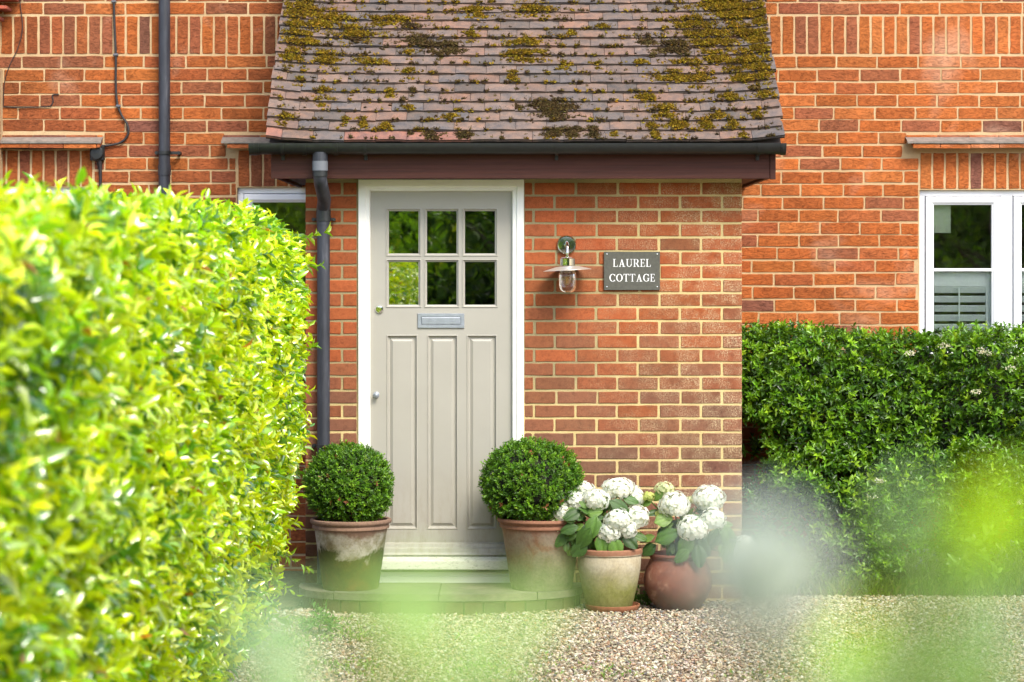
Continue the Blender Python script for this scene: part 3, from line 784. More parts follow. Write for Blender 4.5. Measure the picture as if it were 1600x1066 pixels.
# ================================================================== porch roof
EY, EZ = -.268, 2.447; SL = R(38); cs_, sn_ = math.cos(SL), math.sin(SL); GA = .0905
RX0, RX1 = X_(416, EY), X_(1225, EY)
def roofpt(x, t, nrm=0.0): return Vector((x, EY + t * cs_ - nrm * sn_, EZ + t * sn_ + nrm * cs_))
g = MB(); r_ = random.Random(12)
TP = [lin(110, 93, 83), lin(106, 91, 82), lin(101, 89, 82), lin(114, 94, 82), lin(95, 87, 83), lin(116, 92, 79), lin(89, 80, 74)]
nrows = 22; TW = .1655
def verge(x): 
    d_ = min(x - RX0, RX1 - x); return .030 * math.exp(-max(d_, 0) / .13)
for rr in range(nrows):
    t0 = rr * GA; fl = .012 * rr / nrows
    x0_, x1_ = RX0 - fl + r_.uniform(-.008, .008), RX1 + fl + r_.uniform(-.008, .008)
    xs = [x0_]; x = x0_ + (TW if rr % 2 else TW / 2) 
    while x < x1_ - .06: xs.append(x + r_.uniform(-.0025, .0025)); x += TW
    xs.append(x1_)
    for a, b_ in zip(xs[:-1], xs[1:]):
        Lt = .17; th = .016; jt = r_.uniform(-.003, .003); jn = r_.uniform(-.0015, .0025); sk = r_.uniform(-.002, .002)
        if r_.random() < .05: jt -= .008
        col_ = TP[min(len(TP) - 1, int(r_.random() ** 1.25 * len(TP)))]; kf = r_.uniform(.88, 1.1); col_ = tuple(min(1, q * kf) for q in col_)
        if rr == 0 and r_.random() < .2: col_ = lin(132, 92, 78)
        vs = []; nx_ = 4
        for iz in (0, 1):
            for iu in range(nx_ + 1):
                u = iu / nx_; xx = a + .0012 + (b_ - a - .0024) * u
                cam_ = .0035 * (1 - (2 * u - 1) ** 2)
                for it in (0, 1, 2):
                    tt = t0 + jt + sk * (2 * u - 1) + (Lt * it / 2); nn = (.036, .023, .004)[it] + cam_ + jn + verge(xx) - (0 if iz else th) + (-.0012 if (it == 0 and iz) else 0)
                    vs.append(roofpt(xx, tt, nn))
        k_ = (nx_ + 1) * 3; fs = []
        for iu in range(nx_):
            for it in (0, 1):
                p_ = iu * 3 + it
                fs.append((k_ + p_, k_ + p_ + 3, k_ + p_ + 4, k_ + p_ + 1)); fs.append((p_, p_ + 1, p_ + 4, p_ + 3))
            fs.append((iu * 3, iu * 3 + 3, k_ + iu * 3 + 3, k_ + iu * 3))
        fs.append((0, k_, k_ + 1, 1)); fs.append((1, k_ + 1, k_ + 2, 2))
        e = nx_ * 3; fs.append((e, e + 1, k_ + e + 1, k_ + e)); fs.append((e + 1, e + 2, k_ + e + 2, k_ + e + 1))
        g.add(vs, fs, col_)
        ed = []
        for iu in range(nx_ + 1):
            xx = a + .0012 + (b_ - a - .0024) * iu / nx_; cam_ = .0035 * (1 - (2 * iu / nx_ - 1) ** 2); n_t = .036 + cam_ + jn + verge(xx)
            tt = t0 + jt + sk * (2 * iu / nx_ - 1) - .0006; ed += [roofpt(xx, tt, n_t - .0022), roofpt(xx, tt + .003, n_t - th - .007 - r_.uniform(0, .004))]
        g.add(ed, [(2 * k, 2 * k + 2, 2 * k + 3, 2 * k + 1) for k in range(nx_)], lin(52, 44, 34))  # dark strip on the lower edge: dirt plus a painted shadow line under the tile
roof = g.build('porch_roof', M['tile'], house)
g = MB()
vs = []
for (x_) in (RX0 + .015, RX1 - .015):
    for (t_, n_) in ((.01, 0), (1.96, 0), (1.96, -.05), (.01, -.03)): vs.append(roofpt(x_, t_, n_))
g.add(vs, [(0, 1, 2, 3), (4, 7, 6, 5), (0, 4, 5, 1), (1, 5, 6, 2), (2, 6, 7, 3), (3, 7, 4, 0)])
g.build('roof_deck', simple('roof_deck', lin(70, 58, 50), .95), roof)
# gable ends and barge boards
FX0, FX1 = X_(423.5, -.2), X_(1212, -.2)
g = MB()
for x_ in (FX0 + .02, FX1 - .045):
    vs = []
    for dxx in (0, .022):
        vs += [(x_ + dxx, -.17, 2.275), (x_ + dxx, -.17, 2.44), tuple(roofpt(x_ + dxx, 1.93, -.055)), (x_ + dxx, MY - .002, 2.275)]
    g.add(vs, [(0, 3, 2, 1), (4, 5, 6, 7), (0, 1, 5, 4), (1, 2, 6, 5), (0, 4, 7, 3), (2, 3, 7, 6)])
g.box(FX0, FX1 - .031, -.2, -.178, 2.272, 2.452, bev=.002); g.box(FX1 - .030, FX1, -.203, -.178, 2.268, 2.452, bev=.002)
g.box(FX0 + .03, FX1 - .03, -.177, -.02, 2.290, 2.299)
g.box(FX0 + .03, PX0 - .01, -.02, MY - .01, 2.2895, 2.2985); g.box(PX1 + .01, FX1 - .03, -.02, MY - .01, 2.2895, 2.2985)
g.build('fascia', M['fascia'], house)

# moss on the tiles
def moss_patch(px, py, rx, ry, n_, brown, pts, colr):
    for _ in range(int(n_ * 2.6)):
        a = random.uniform(0, 6.28); q = abs(random.gauss(0, .62)) + .05
        x_, y_ = px + math.cos(a) * rx * q, py + math.sin(a) * ry * q
        # inverse of the roof plane projection
        k_ = (430 - y_) / FPX; t = (EZ - HC - k_ * (D + EY)) / (k_ * cs_ - sn_)
        if t < .01 or t > 1.9: continue
        Yt = EY + t * cs_; X = (x_ - 800) * (D + Yt) / FPX
        if X < RX0 + .01 or X > RX1 - .01: continue
        fr_ = (t % GA) / GA
        if random.random() < .5 * (fr_ > .75) + .25 * (fr_ > .4): t -= GA * .4
        nz = math.sin(X * 41 + t * 23) + math.sin(X * 17 - t * 61 + 2) + math.sin(X * 83 + 5 + t * 40) * .7
        if nz < -1.1 + q * 1.3 and random.random() < .85: continue
        pts.append((X, t, min(q, 1))); colr.append(brown)
PT, BR = [], []
green_patches = [(470, 25, 36, 22, 520), (500, 45, 40, 12, 260), (478, 75, 26, 14, 160), (455, 100, 22, 14, 200), (510, 100, 24, 16, 240), (560, 62, 40, 12, 200), (610, 38, 46, 7, 300), (545, 55, 14, 10, 80),
    (578, 103, 26, 9, 170), (640, 120, 12, 7, 60), (505, 150, 14, 6, 60), (445, 195, 14, 12, 90), (570, 198, 9, 8, 60), (603, 204, 9, 6, 60), (540, 197, 8, 6, 40), (705, 190, 16, 5, 60), (745, 25, 34, 9, 260), (735, 62, 18, 9, 90),
    (830, 22, 38, 9, 340), (822, 72, 40, 8, 220), (822, 92, 38, 10, 260), (800, 95, 20, 9, 80), (800, 125, 10, 8, 40), (942, 50, 14, 4, 60), (890, 58, 10, 5, 40), (1130, 15, 70, 16, 900), (1190, 35, 22, 20, 420), (1080, 42, 34, 12, 260), (1160, 62, 50, 12, 420), (1110, 75, 50, 12, 380), (1180, 90, 36, 12, 260),
    (1070, 105, 26, 6, 120), (1160, 108, 36, 8, 160), (1050, 128, 40, 10, 260), (1090, 130, 26, 12, 200), (1165, 130, 36, 10, 260), (1010, 160, 22, 7, 150), (1140, 160, 26, 7, 130), (1195, 158, 20, 7, 80),
    (1040, 180, 26, 12, 200), (1058, 202, 20, 11, 240), (1105, 200, 18, 9, 150), (1120, 185, 18, 5, 80), (1145, 200, 10, 6, 80), (1185, 188, 16, 6, 70), (1020, 200, 14, 6, 70), (1022, 217, 12, 4, 40), (1160, 220, 8, 3, 30), (960, 215, 8, 3, 24), (1000, 105, 14, 4, 40), (640, 175, 12, 4, 30), (610, 152, 12, 5, 40), (505, 165, 18, 5, 50), (470, 135, 12, 4, 40), (640, 90, 12, 6, 30), (880, 108, 12, 5, 30), (935, 107, 10, 4, 30)]
brown_patches = [(655, 72, 36, 12, 330), (700, 82, 32, 12, 300), (640, 50, 30, 6, 100), (1050, 80, 40, 14, 380), (1090, 55, 30, 10, 160), (860, 172, 44, 9, 520), (868, 185, 28, 9, 380), (865, 214, 20, 8, 180), (895, 214, 20, 7, 150), (925, 213, 14, 7, 100), (675, 217, 18, 8, 110), (727, 217, 16, 8, 110), (645, 150, 6, 4, 30), (630, 165, 5, 3, 20), (1010, 68, 20, 8, 90), (560, 70, 20, 5, 60), (480, 12, 30, 6, 60), (640, 215, 5, 3, 20), (550, 223, 5, 3, 16)]
for pt in green_patches: moss_patch(*pt, 0, PT, BR)
green_patches = [(1150, 30, 60, 26, 700), (1100, 60, 70, 20, 420), (1185, 70, 30, 40, 420), (1190, 120, 26, 30, 260), (1120, 100, 50, 20, 260), (460, 60, 26, 30, 260), (520, 35, 40, 16, 240)]
for pt in green_patches: moss_patch(*pt, 0, PT, BR)
for pt in brown_patches: moss_patch(*pt, 1, PT, BR)
for _ in range(640):            # little cushions along the tile edges
    rr = random.randrange(0, 19); x = random.uniform(RX0 + .02, RX1 - .02); bw = random.random() < .45
    for q in range(random.randrange(2, 9)): PT.append((x + random.gauss(0, .009), max(.006, rr * GA + abs(random.gauss(0, .006)) - .002), .5)); BR.append(bw)
for _ in range(260):
    t_ = random.uniform(.02, 1.7); x = random.uniform(RX0 + .02, RX1 - .02)
    for q in range(random.randrange(1, 5)): PT.append((x + random.gauss(0, .006), t_ + random.gauss(0, .004), .9)); BR.append(1)
PT = np.array(PT); BR = np.array(BR, dtype=bool); N = len(PT)
frac = np.mod(PT[:, 1], GA) / GA
nrm = .034 - .0125 * frac * GA / .085 + .002 + .030 * np.exp(-np.minimum(PT[:, 0] - RX0, RX1 - PT[:, 0]) / .13) + (1 - PT[:, 2]) * rng.uniform(0, .018, N)
P = np.stack([PT[:, 0], EY + PT[:, 1] * cs_ - nrm * sn_, EZ + PT[:, 1] * sn_ + nrm * cs_], 1)
gcol = pal(N, [lin(120, 98, 28), lin(138, 112, 34), lin(100, 80, 30), lin(80, 62, 34), lin(150, 128, 44)], [4, 3, 3, 2, 1.5], .18)
bcol = pal(N, [lin(76, 60, 40), lin(62, 50, 36), lin(92, 76, 50), lin(96, 84, 50)], None, .15)
mc = np.where(BR[:, None], bcol, gcol)
V = rocks(P, rng.uniform(.004, .0095, N), (1.25, 1.0, .6), .14)
mo = cloud('moss', V, ICOF, M['moss'], roof, mc, True)
# fuzzy blades
rep = 5; B = np.repeat(P, rep, 0) + rng.normal(0, .004, (N * rep, 3)); nl_ = len(B)
dr = rng.normal(0, .6, (nl_, 3)) + np.array([0, -.5, .8])
V, fs = place_leaves(B, dr, rng.normal(0, 1, (nl_, 3)) + np.array([0, -.5, .5]), rng.uniform(.006, .015, nl_), rng.uniform(.0022, .0045, nl_), LEAF_S)
cloud('moss_fronds', V, fs, M['moss'], roof, np.repeat(mc, rep, 0) * rng.uniform(.7, 1.4, (nl_, 1)), True)

# ---- gutter
gx0, gx1 = X_(389, -.3), X_(1228, -.3); GY, GZ, GR = -.262, 2.4545, .0565
def halfpipe(g, x0, x1, r_out, r_in, n_=18, cap=False):
    vs = []
    for x_ in (x0, x1):
        for rr_ in (r_out, r_in):
            for k in range(n_ + 1):
                a = math.pi + math.pi * k / n_; vs.append((x_, GY + rr_ * math.cos(a), GZ + rr_ * math.sin(a)))
    m_ = n_ + 1; fs = []
    for k in range(n_):
        fs.append((k, k + 1, 2 * m_ + k + 1, 2 * m_ + k)); fs.append((m_ + k, 3 * m_ + k, 3 * m_ + k + 1, m_ + k + 1))
        fs.append((k, m_ + k, m_ + k + 1, k + 1)); fs.append((2 * m_ + k, 2 * m_ + k + 1, 3 * m_ + k + 1, 3 * m_ + k))
    fs.append((0, 2 * m_, 3 * m_, m_)); fs.append((n_, m_ + n_, 3 * m_ + n_, 2 * m_ + n_))
    if cap:
        fs.append(tuple(range(m_))); fs.append(tuple(2 * m_ + k for k in range(m_))[::-1])
    g.add(vs, fs)
g = MB(); halfpipe(g, gx0, gx1, GR, GR - .003)
gut = g.build('gutter', M['black_plastic'], house, True)
for px in (401, 440, 475, 524): 
    g = MB(); x_ = X_(px, -.3); halfpipe(g, x_ - .011, x_ + .011, GR + .0045, GR + .0005); g.build('gutter_joint', M['black_plastic'], gut, True)
for (a, b_) in ((gx0 - .001, gx0 + .028), (gx1 - .026, gx1 + .001)):
    g = MB(); halfpipe(g, a, b_, GR + .005, GR + .0006, cap=False); halfpipe(g, *((a, a + .003) if a < 0 else (b_ - .003, b_)), GR + .004, .001, cap=False); g.build('gutter_end', M['black_plastic'], gut, True)
for px in (440, 570, 870, 1186):
    g = MB(); x_ = X_(px, -.3); halfpipe(g, x_ - .008, x_ + .008, GR + .007, GR + .0051)
    g.box(x_ - .009, x_ + .009, -.212, -.2015, GZ - .085, GZ - .02, bev=.002); g.build('gutter_bracket', M['black_plastic'], gut, True)
# ---- porch downpipe
g = MB(); xo = X_(500, -.27)
g.tube([(xo, GY, GZ - .045), (xo, GY, GZ - .115)], .040, 24)
sw = [(xo, GY, Z_(262, -.26)), (xo, GY, Z_(278, -.26)), (xo + .002, GY + .02, Z_(286, -.25)), (xo + .012, -.12, Z_(312, -.1)), (X_(505.5, -.05), -.062, Z_(325, -.06)), (X_(505.5, -.05), -.055, Z_(338, -.06)), (X_(505.5, -.05), -.055, Z_(352, -.06))]
g.tube(sw, .036, 24)
xd = X_(505.5, -.05)
g.tube([(xd, -.055, Z_(346, -.05)), (xd, -.055, .03)], .0345, 24)
dp = g.build('downpipe', M['pipe'], house, True)
g = MB(); g.tube([(xo, GY, Z_(252, -.26)), (xo, GY, Z_(267, -.26))], .0415, 24); g.build('pipe_label_collar', simple('grey_collar', lin(98, 102, 108), .5), dp, True)
g = MB(); g.tube([(xo, GY, Z_(268, -.26)), (xo, GY, Z_(276, -.26))], .0395, 24); 
g.build('pipe_collar', M['black_plastic'], dp, True); g = MB(); g.tube([(xd, -.055, Z_(328, -.05)), (xd, -.055, Z_(341, -.05))], .039, 24)
g.build('pipe_collar', M['black_plastic'], dp, True)
for py in (343, 697):
    g = MB(); zc = Z_(py, -.05); g.tube([(xd, -.055, zc - .009), (xd, -.055, zc + .009)], .041, 24)
    g.box(xd - .062, xd + .062, -.045, -.030, zc - .008, zc + .008, bev=.003)
    for s in (-1, 1): g.tube([(xd + s * .055, -.052, zc), (xd + s * .055, -.0, zc)], .009, 10)
    g.build('pipe_bracket', M['black_plastic'], dp, True)
# ---- left downpipe on the main wall
xl = X_(257, MY - .06); g = MB(); yl = MY - .062
g.tube([(xl, yl, .03), (xl, yl, Z_(268, yl))], .0345, 24); g.tube([(xl, yl, Z_(262, yl)), (xl, yl, WZ1)], .034, 24)
g.tube([(xl, yl, Z_(274, yl)), (xl, yl, Z_(258, yl))], .038, 24)
dp2 = g.build('downpipe', M['pipe'], house, True)
g = MB(); zc = Z_(239, yl); g.tube([(xl, yl, zc - .010), (xl, yl, zc + .010)], .040, 24); g.box(xl - .052, xl + .095, yl + .01, yl + .024, zc - .009, zc + .009, bev=.003)
for s in (-.048, .085): g.tube([(xl + s, yl - .004, zc), (xl + s, MY, zc)], .010, 10)
g.build('pipe_bracket', M['black_plastic'], dp2, True)
# ---- cable and junction box
def curve_pts(pp, n_=8):
    pp = [Vector(p) for p in pp]; out = []
    for i in range(len(pp) - 1):
        p0 = pp[max(0, i - 1)]; p1 = pp[i]; p2 = pp[i + 1]; p3 = pp[min(len(pp) - 1, i + 2)]
        for k in range(n_):
            t = k / n_; out.append(.5 * ((2 * p1) + (p2 - p0) * t + (2 * p0 - 5 * p1 + 4 * p2 - p3) * t * t + (3 * p1 - p0 - 3 * p2 + p3) * t ** 3))
    out.append(pp[-1]); return out
yc = MY - .014
g = MB(); g.tube(curve_pts([PX(p_, q_, yc) for (p_, q_) in ((178, -40), (178, 0), (179, 40), (181, 86), (181, 130), (183, 160), (190, 180), (199, 195), (200, 210), (190, 222), (172, 227), (150, 228.5), (120, 230), (80, 231.5), (40, 232), (4, 230))]), .0068, 8)
cb = g.build('cable', M['cable'], house, True)
for (p_, q_) in ((181, 86), (185, 166), (178, 3)):
    g = MB(); q = PX(p_, q_, MY); g.box(q.x - .013, q.x + .016, MY - .024, MY - .001, q.z - .007, q.z + .007, bev=.003); g.build('cable_clip', simple('clip_grey', lin(90, 92, 98), .5), cb)
g = MB(); q = PX(153, 240, MY); g.box(q.x - .043, q.x + .043, MY - .035, MY, q.z - .043, q.z + .043, bev=.006)
g.lathe([(0, 0), (.04, 0), (.04, .014), (.034, .020), (0, .022)], q.x, q.z, 28, axis='y'); 
g.v = [(x, y + (MY - .035) if i >= 24 else y, z) for i, (x, y, z) in enumerate(g.v)]
jb = g.build('junction_box', M['black_plastic'], house, True)
g = MB(); g.tube([PX(156, 251, yc - .006), PX(157, 262, yc - .006), PX(157.5, 330, yc - .006)], [.014, .009, .008], 10)
g.tube([PX(151, 251, yc), PX(155, 268, yc), PX(156, 330, yc)], .003, 6, c=(1, 1, 1)); g.build('conduit', M['cable'], jb, True)
g = MB(); g.tube(curve_pts([PX(p_, q_, MY - .006) for (p_, q_) in ((28, -30), (32, 10), (35, 45), (28, 75), (14, 105), (7, 130), (5, 165))]), .0028, 6)
g.tube(curve_pts([PX(p_, q_, MY - .006) for (p_, q_) in ((5, 167), (25, 168), (60, 167.5), (78, 166), (83, 158), (82, 149), (92, 147.5))]), .0034, 6)
g.build('thin_wire', M['cable'], house, True)
# air brick on the main wall, low right
g = MB(); q = PX(1232, 716, MY); g.box(q.x - .105, q.x + .105, MY - .012, MY, q.z - .034, q.z + .034, bev=.002)
for k in range(9): g.box(q.x - .095 + k * .022, q.x - .083 + k * .022, MY - .017, MY - .0125, q.z - .028, q.z + .028)
g.build('air_brick', M['black_plastic'], house)

# ================================================================== STEP
SX0, SX1 = X_(469), X_(911); SC, SH = (SX0 + SX1) / 2, (SX1 - SX0) / 2; SDp = .52; SZ = .105
def step_outline(sc=1.0, n_=40, dep=SDp):
    pts = []
    for k in range(n_ + 1):
        a = math.pi * k / n_; cx, sx = math.cos(a), math.sin(a)
        pts.append((SC - SH * sc * math.copysign(abs(cx) ** .75, cx), -.0 - dep * sc * sx ** .62))
    return pts
m, n, l, b = mat('step_stone'); p = coords(n, l); f = noise(n, l, 7, 7, .7, p); f2 = noise(n, l, 80, 5, .7, p)
c = ramp(n, l, f, [(.3, lin(76, 76, 58)), (.5, lin(106, 102, 84)), (.72, lin(128, 120, 102))])
c = mixc(n, l, 1.0, c, ramp(n, l, f2, [(.3, (.7, .7, .68)), (.65, (1.08, 1.08, 1.05))]), 'MULTIPLY')
l.new(c, b.inputs['Base Color']); b.inputs['Roughness'].default_value = .9; bump(n, l, f2, .6, .004, b); M['step'] = m
def prism(g, pts, z0, z1, y_back=.0):
    n_ = len(pts); vs = [(x, y, z) for z in (z0, z1) for (x, y) in pts]
    g.add(vs, [tuple(n_ + k for k in range(n_)), tuple(range(n_))[::-1]] + [(k, (k + 1) % n_, n_ + (k + 1) % n_, n_ + k) for k in range(n_)])
step = empty('door_step', (SC, 0, 0)); tag(step, 'curved low stone doorstep below the front door, pots standing on it', 'doorstep')
o_t = step_outline(1.0)
cuts = [0, 11, 20, 28, 40]
rj = random.Random(3)
g = MB()
for a, b_ in zip(cuts[:-1], cuts[1:]):
    seg = o_t[a:b_ + 1]; dz = rj.uniform(-.004, .003)
    x_a, x_b = seg[0][0] + .0025, seg[-1][0] - .0025
    seg = [(min(max(x, x_a), x_b), y) for (x, y) in seg]
    g2 = seg + [(x_b, -.001), (x_a, -.001)]
    g2 = [q for i, q in enumerate(g2) if i == 0 or (abs(q[0] - g2[i - 1][0]) + abs(q[1] - g2[i - 1][1])) > 1e-5]
    prism(g, g2, SZ - .036 + dz, SZ + dz)
g.build('tread', M['step'], step)
inn = step_outline(.955); g = MB(); prism(g, inn + [], -.02, SZ - .037)
g.build('riser', M['mortar_porch'] if False else simple('riser_mortar', lin(84, 80, 62), .95, 0, 30, .3, .004), step)
pts = step_outline(.965); g = MB(); acc = 0; seglen = .0
cols_s = [lin(82, 64, 48), lin(72, 62, 48), lin(88, 70, 50)]
def outline_at(pts, s):
    for i in range(len(pts) - 1):
        d_ = math.dist(pts[i], pts[i + 1])
        if s <= d_ or i == len(pts) - 2:
            t = min(1, s / d_); return (pts[i][0] * (1 - t) + pts[i + 1][0] * t, pts[i][1] * (1 - t) + pts[i + 1][1] * t)
        s -= d_
tot = sum(math.dist(pts[i], pts[i + 1]) for i in range(len(pts) - 1)); s = 0
while s < tot - .03:
    L = .1 * rj.uniform(.9, 1.05); a = outline_at(pts, s); b_ = outline_at(pts, s + L)
    dv = Vector((b_[0] - a[0], b_[1] - a[1], 0)).normalized(); no = Vector((dv.y, -dv.x, 0)) * .012
    vs = []
    for z_ in (-.01, SZ - .042):
        vs += [(a[0] + no.x, a[1] + no.y, z_), (b_[0] + no.x, b_[1] + no.y, z_), (b_[0] - no.x, b_[1] - no.y, z_), (a[0] - no.x, a[1] - no.y, z_)]
    g.add(vs, [(0, 1, 5, 4), (1, 2, 6, 5), (2, 3, 7, 6), (3, 0, 4, 7), (4, 5, 6, 7)], rj.choice(cols_s)); s += L + .01
g.build('riser_bricks', M['brick_porch'], step)

# ================================================================== LAMP AND PLAQUE
q = PX(885, 383); lamp = empty('wall_lamp', (q.x, 0, q.z)); tag(lamp, 'polished metal wall lamp with wide flat shade and clear jar glass', 'lamp')
g = MB(); g.lathe([(0, 0), (.053, 0), (.053, .010), (.0495, .016), (.0465, .016), (.0445, .0125), (.030, .0135), (.014, .014), (.010, .020), (0, .021)], q.x, q.z, 40, axis='y'); g.build('back_plate', M['chrome'], lamp, True)
LY = -.115; lx = X_(886.5, LY)
g = MB(); zc = Z_(402, LY)
g.tube(curve_pts([(q.x, -.02, q.z), (q.x + .001, -.06, q.z + .012), (lx, -.10, q.z - .004), (lx, LY, q.z - .035), (lx, LY, zc - .005)]), .0078, 14); g.build('arm', M['chrome'], lamp, True)
g = MB(); zs_ = Z_(420, LY)
g.lathe([(0, zc + .006), (.012, zc + .005), (.012, zc - .001), (.036, zc - .003), (.0425, zc - .008), (.0425, zs_ + .017), (.040, zs_ + .015), (.030, zs_ + .015), (0, zs_ + .014)], lx, LY, 40); g.build('cap', M['chrome'], lamp, True)
g = MB(); g.lathe([(.036, zs_ + .0135), (.06, zs_ + .011), (.095, zs_ + .002), (.127, zs_ - .007), (.128, zs_ - .009), (.125, zs_ - .009), (.095, zs_ - .0005), (.06, zs_ + .008), (.036, zs_ + .0105), (.036, zs_ + .0135)], lx, LY, 56)
# tilt the shade a touch as in the photo
g.v = [(x, y, z + (x - lx) * .055) for (x, y, z) in g.v]; g.build('shade', simple('brushed_shade', lin(180, 174, 162), .4, .4), lamp, True)
gm, n, l, b = mat('jar_glass'); b.inputs['Transmission Weight'].default_value = 1; b.inputs['Roughness'].default_value = .01; b.inputs['IOR'].default_value = 1.38; b.inputs['Base Color'].default_value = (.97, .95, .96, 1)
g = MB(); zt_, zb_ = zs_ + .006, Z_(457, LY)
g.lathe([(.034, zt_), (.036, zt_ - .01), (.046, zt_ - .03), (.0478, zt_ - .045), (.0475, zb_ + .035), (.042, zb_ + .012), (.03, zb_ + .001), (.001, zb_), (.001, zb_ + .003), (.029, zb_ + .0045), (.039, zb_ + .015), (.0445, zb_ + .036), (.0445, zt_ - .045), (.043, zt_ - .03), (.033, zt_ - .01), (.031, zt_)], lx, LY, 36)
g.build('jar', gm, lamp, True)
g = MB(); g.lathe([(.0, zs_ + .008), (.02, zs_ + .008), (.02, zs_ - .02), (.014, zs_ - .024), (0, zs_ - .024)], lx, LY, 20); g.build('bulb_holder', simple('white_ceramic', lin(215, 205, 190), .4), lamp, True)
g = MB(); bz = Z_(438, LY); g.lathe([(0.001, bz + .03), (.012, bz + .026), (.0185, bz + .006), (.018, bz - .012), (.010, bz - .024), (.001, bz - .028)], lx, LY, 20)
am, n, l, b = mat('bulb_glass'); b.inputs['Transmission Weight'].default_value = .85; b.inputs['Base Color'].default_value = (1, .86, .6, 1); b.inputs['IOR'].default_value = 1.1; b.inputs['Roughness'].default_value = .05
bl = g.build('bulb', am, lamp, True)
g = MB()
for dx_ in (-.006, 0, .006): g.box(lx + dx_ - .0016, lx + dx_ + .0016, LY - .001, LY + .001, bz - .016, bz + .016)
g.build('filament', simple('amber_filament', lin(235, 170, 50), .5), bl)

def place_glyph(ch):
    """serif capitals: polygons in a unit-high box -> (width, [polys])"""
    T, t, sh = .115, .05, .04
    def R_(a, b_, c_, d_): return [(a, b_), (c_, b_), (c_, d_), (a, d_)]
    def arc(cx, cy, rx, ry, a0, a1, w0, w1, n_=14):
        o = []
        for i in range(n_):
            p_ = []
            for (ii, inner) in ((i, 0), (i + 1, 0), (i + 1, 1), (i, 1)):
                a = R(a0 + (a1 - a0) * ii / n_); k = abs(math.cos(a)); wd = w0 * (1 - k) + w1 * k
                p_.append((cx + (rx - inner * wd) * math.cos(a), cy + (ry - inner * wd * .9) * math.sin(a)))
            o.append(p_)
        return o
    if ch == 'L': return .62, [R_(.1, 0, .1 + T, 1), R_(0, 0, .1, sh), R_(.1 + T, 0, .6, t), R_(0, 1 - sh, .1, 1), R_(.1 + T, 1 - sh, .36, 1), [(.54, t), (.6, t), (.62, .27), (.585, .27)]]
    if ch == 'E': return .64, [R_(.1, 0, .1 + T, 1), R_(0, 0, .1, sh), R_(.1 + T, 0, .6, t), R_(0, 1 - sh, .1, 1), R_(.1 + T, 1 - t, .58, 1), R_(.1 + T, .48, .47, .48 + t), [(.53, t), (.6, t), (.63, .25), (.595, .25)], [(.52, 1 - t), (.58, 1 - t), (.58, .78), (.55, .78)], R_(.44, .40, .48, .479), R_(.44, .556, .48, .64)]
    if ch == 'T': return .76, [R_(.305, 0, .305 + T, 1 - t), R_(.2, 0, .305, sh), R_(.305 + T, 0, .56, sh), R_(.02, 1 - t, .74, 1), [(.0, .76), (.035, .76), (.09, 1 - t), (.02, 1 - t)], [(.725, .76), (.76, .76), (.74, 1 - t), (.67, 1 - t)]]
    if ch == 'A': return .86, [[(.12, 0), (.20, 0), (.45, .86), (.41, 1)], [(.58, 0), (.77, 0), (.45, 1), (.41, .9)], R_(.27, .3, .60, .3 + t * .8), R_(.02, -.001, .31, sh), R_(.49, -.002, .88, sh)]
    if ch == 'U': return .84, [R_(.1, .33, .1 + T, 1), R_(.655, .33, .655 + t, 1), *arc(.415, .33, .315, .34, 180, 360, t, .11, 14), R_(0, 1 - sh, .1, 1), R_(.1 + T, 1 - sh, .36, 1), R_(.53, 1 - sh, .655, 1), R_(.655 + t, 1 - sh, .84, 1)]
    if ch == 'R': return .78, [R_(.1, 0, .1 + T, 1), R_(0, 0, .1, sh), R_(.1 + T, 0, .35, sh), R_(0, 1 - sh, .1, 1), R_(.1 + T, 1 - t * .8, .42, 1), R_(.1 + T, .45, .42, .45 + t * .8), *arc(.42, .725, .24, .275, -90, 90, t * .8, .14, 12), [(.36, .45), (.50, .45), (.74, 0), (.57, 0)], R_(.745, 0, .82, sh)]
    if ch == 'O': return .9, [*arc(.45, .5, .44, .51, 0, 360, t, .155, 30)]
    if ch == 'C': return .82, [*arc(.45, .5, .44, .51, 42, 318, t, .155, 24), R_(.735, .68, .78, .98), R_(.735, .02, .77, .2)]
    if ch == 'G': return .88, [*arc(.45, .5, .44, .51, 42, 318, t, .155, 24), R_(.735, .68, .78, .98), R_(.66, .07, .66 + .13, .42), R_(.56, .42, .88, .42 + sh)]
q0, q1 = PX(943.5, 453.5), PX(1031, 393.5)
pl = empty('house_sign', ((q0.x + q1.x) / 2, 0, (q0.z + q1.z) / 2)); tag(pl, 'grey slate name plate with white serif letters screwed to the brick', 'sign')
g = MB(); g.box(q0.x, q1.x, -.016, -.003, q0.z, q1.z, bev=.0015); g.build('plate', M['slate'], pl)
def textline(s, xa, xb, zb, zt, parent):
    g = MB(); gl = [place_glyph(c_) for c_ in s]; sp = .10; H_ = zt - zb
    kx = (xb - xa) / (sum(w_ for w_, _ in gl) + sp * (len(gl) - 1)); x = xa; k = 0
    for (w_, polys) in gl:
        for pp in polys:
            k += 1; yy = -.0172 - .00004 * (k % 23)
            vs = [(x + u * kx, yy, zb + v * H_) for (u, v) in pp] + [(x + u * kx, -.0155, zb + v * H_) for (u, v) in pp]
            g.add(vs, [(0, 1, 2, 3), (0, 4, 5, 1), (1, 5, 6, 2), (2, 6, 7, 3), (3, 7, 4, 0)])
        x += (w_ + sp) * kx
    g.build('lettering', M['letters'], parent)
textline('LAUREL', X_(957.5), X_(1016.5), Z_(417), Z_(405), pl)
textline('COTTAGE', X_(952), X_(1023), Z_(440), Z_(428.3), pl)
for (a, b_) in ((948, 397.5), (1026.5, 397.5), (948, 448.5), (1026.5, 448.5)):
    g = MB(); s_ = PX(a, b_); g.lathe([(0, .016), (.0046, .016), (.004, .0185), (0, .0195)], s_.x, s_.z, 14, axis='y'); g.build('screw', M['chrome'], pl, True)

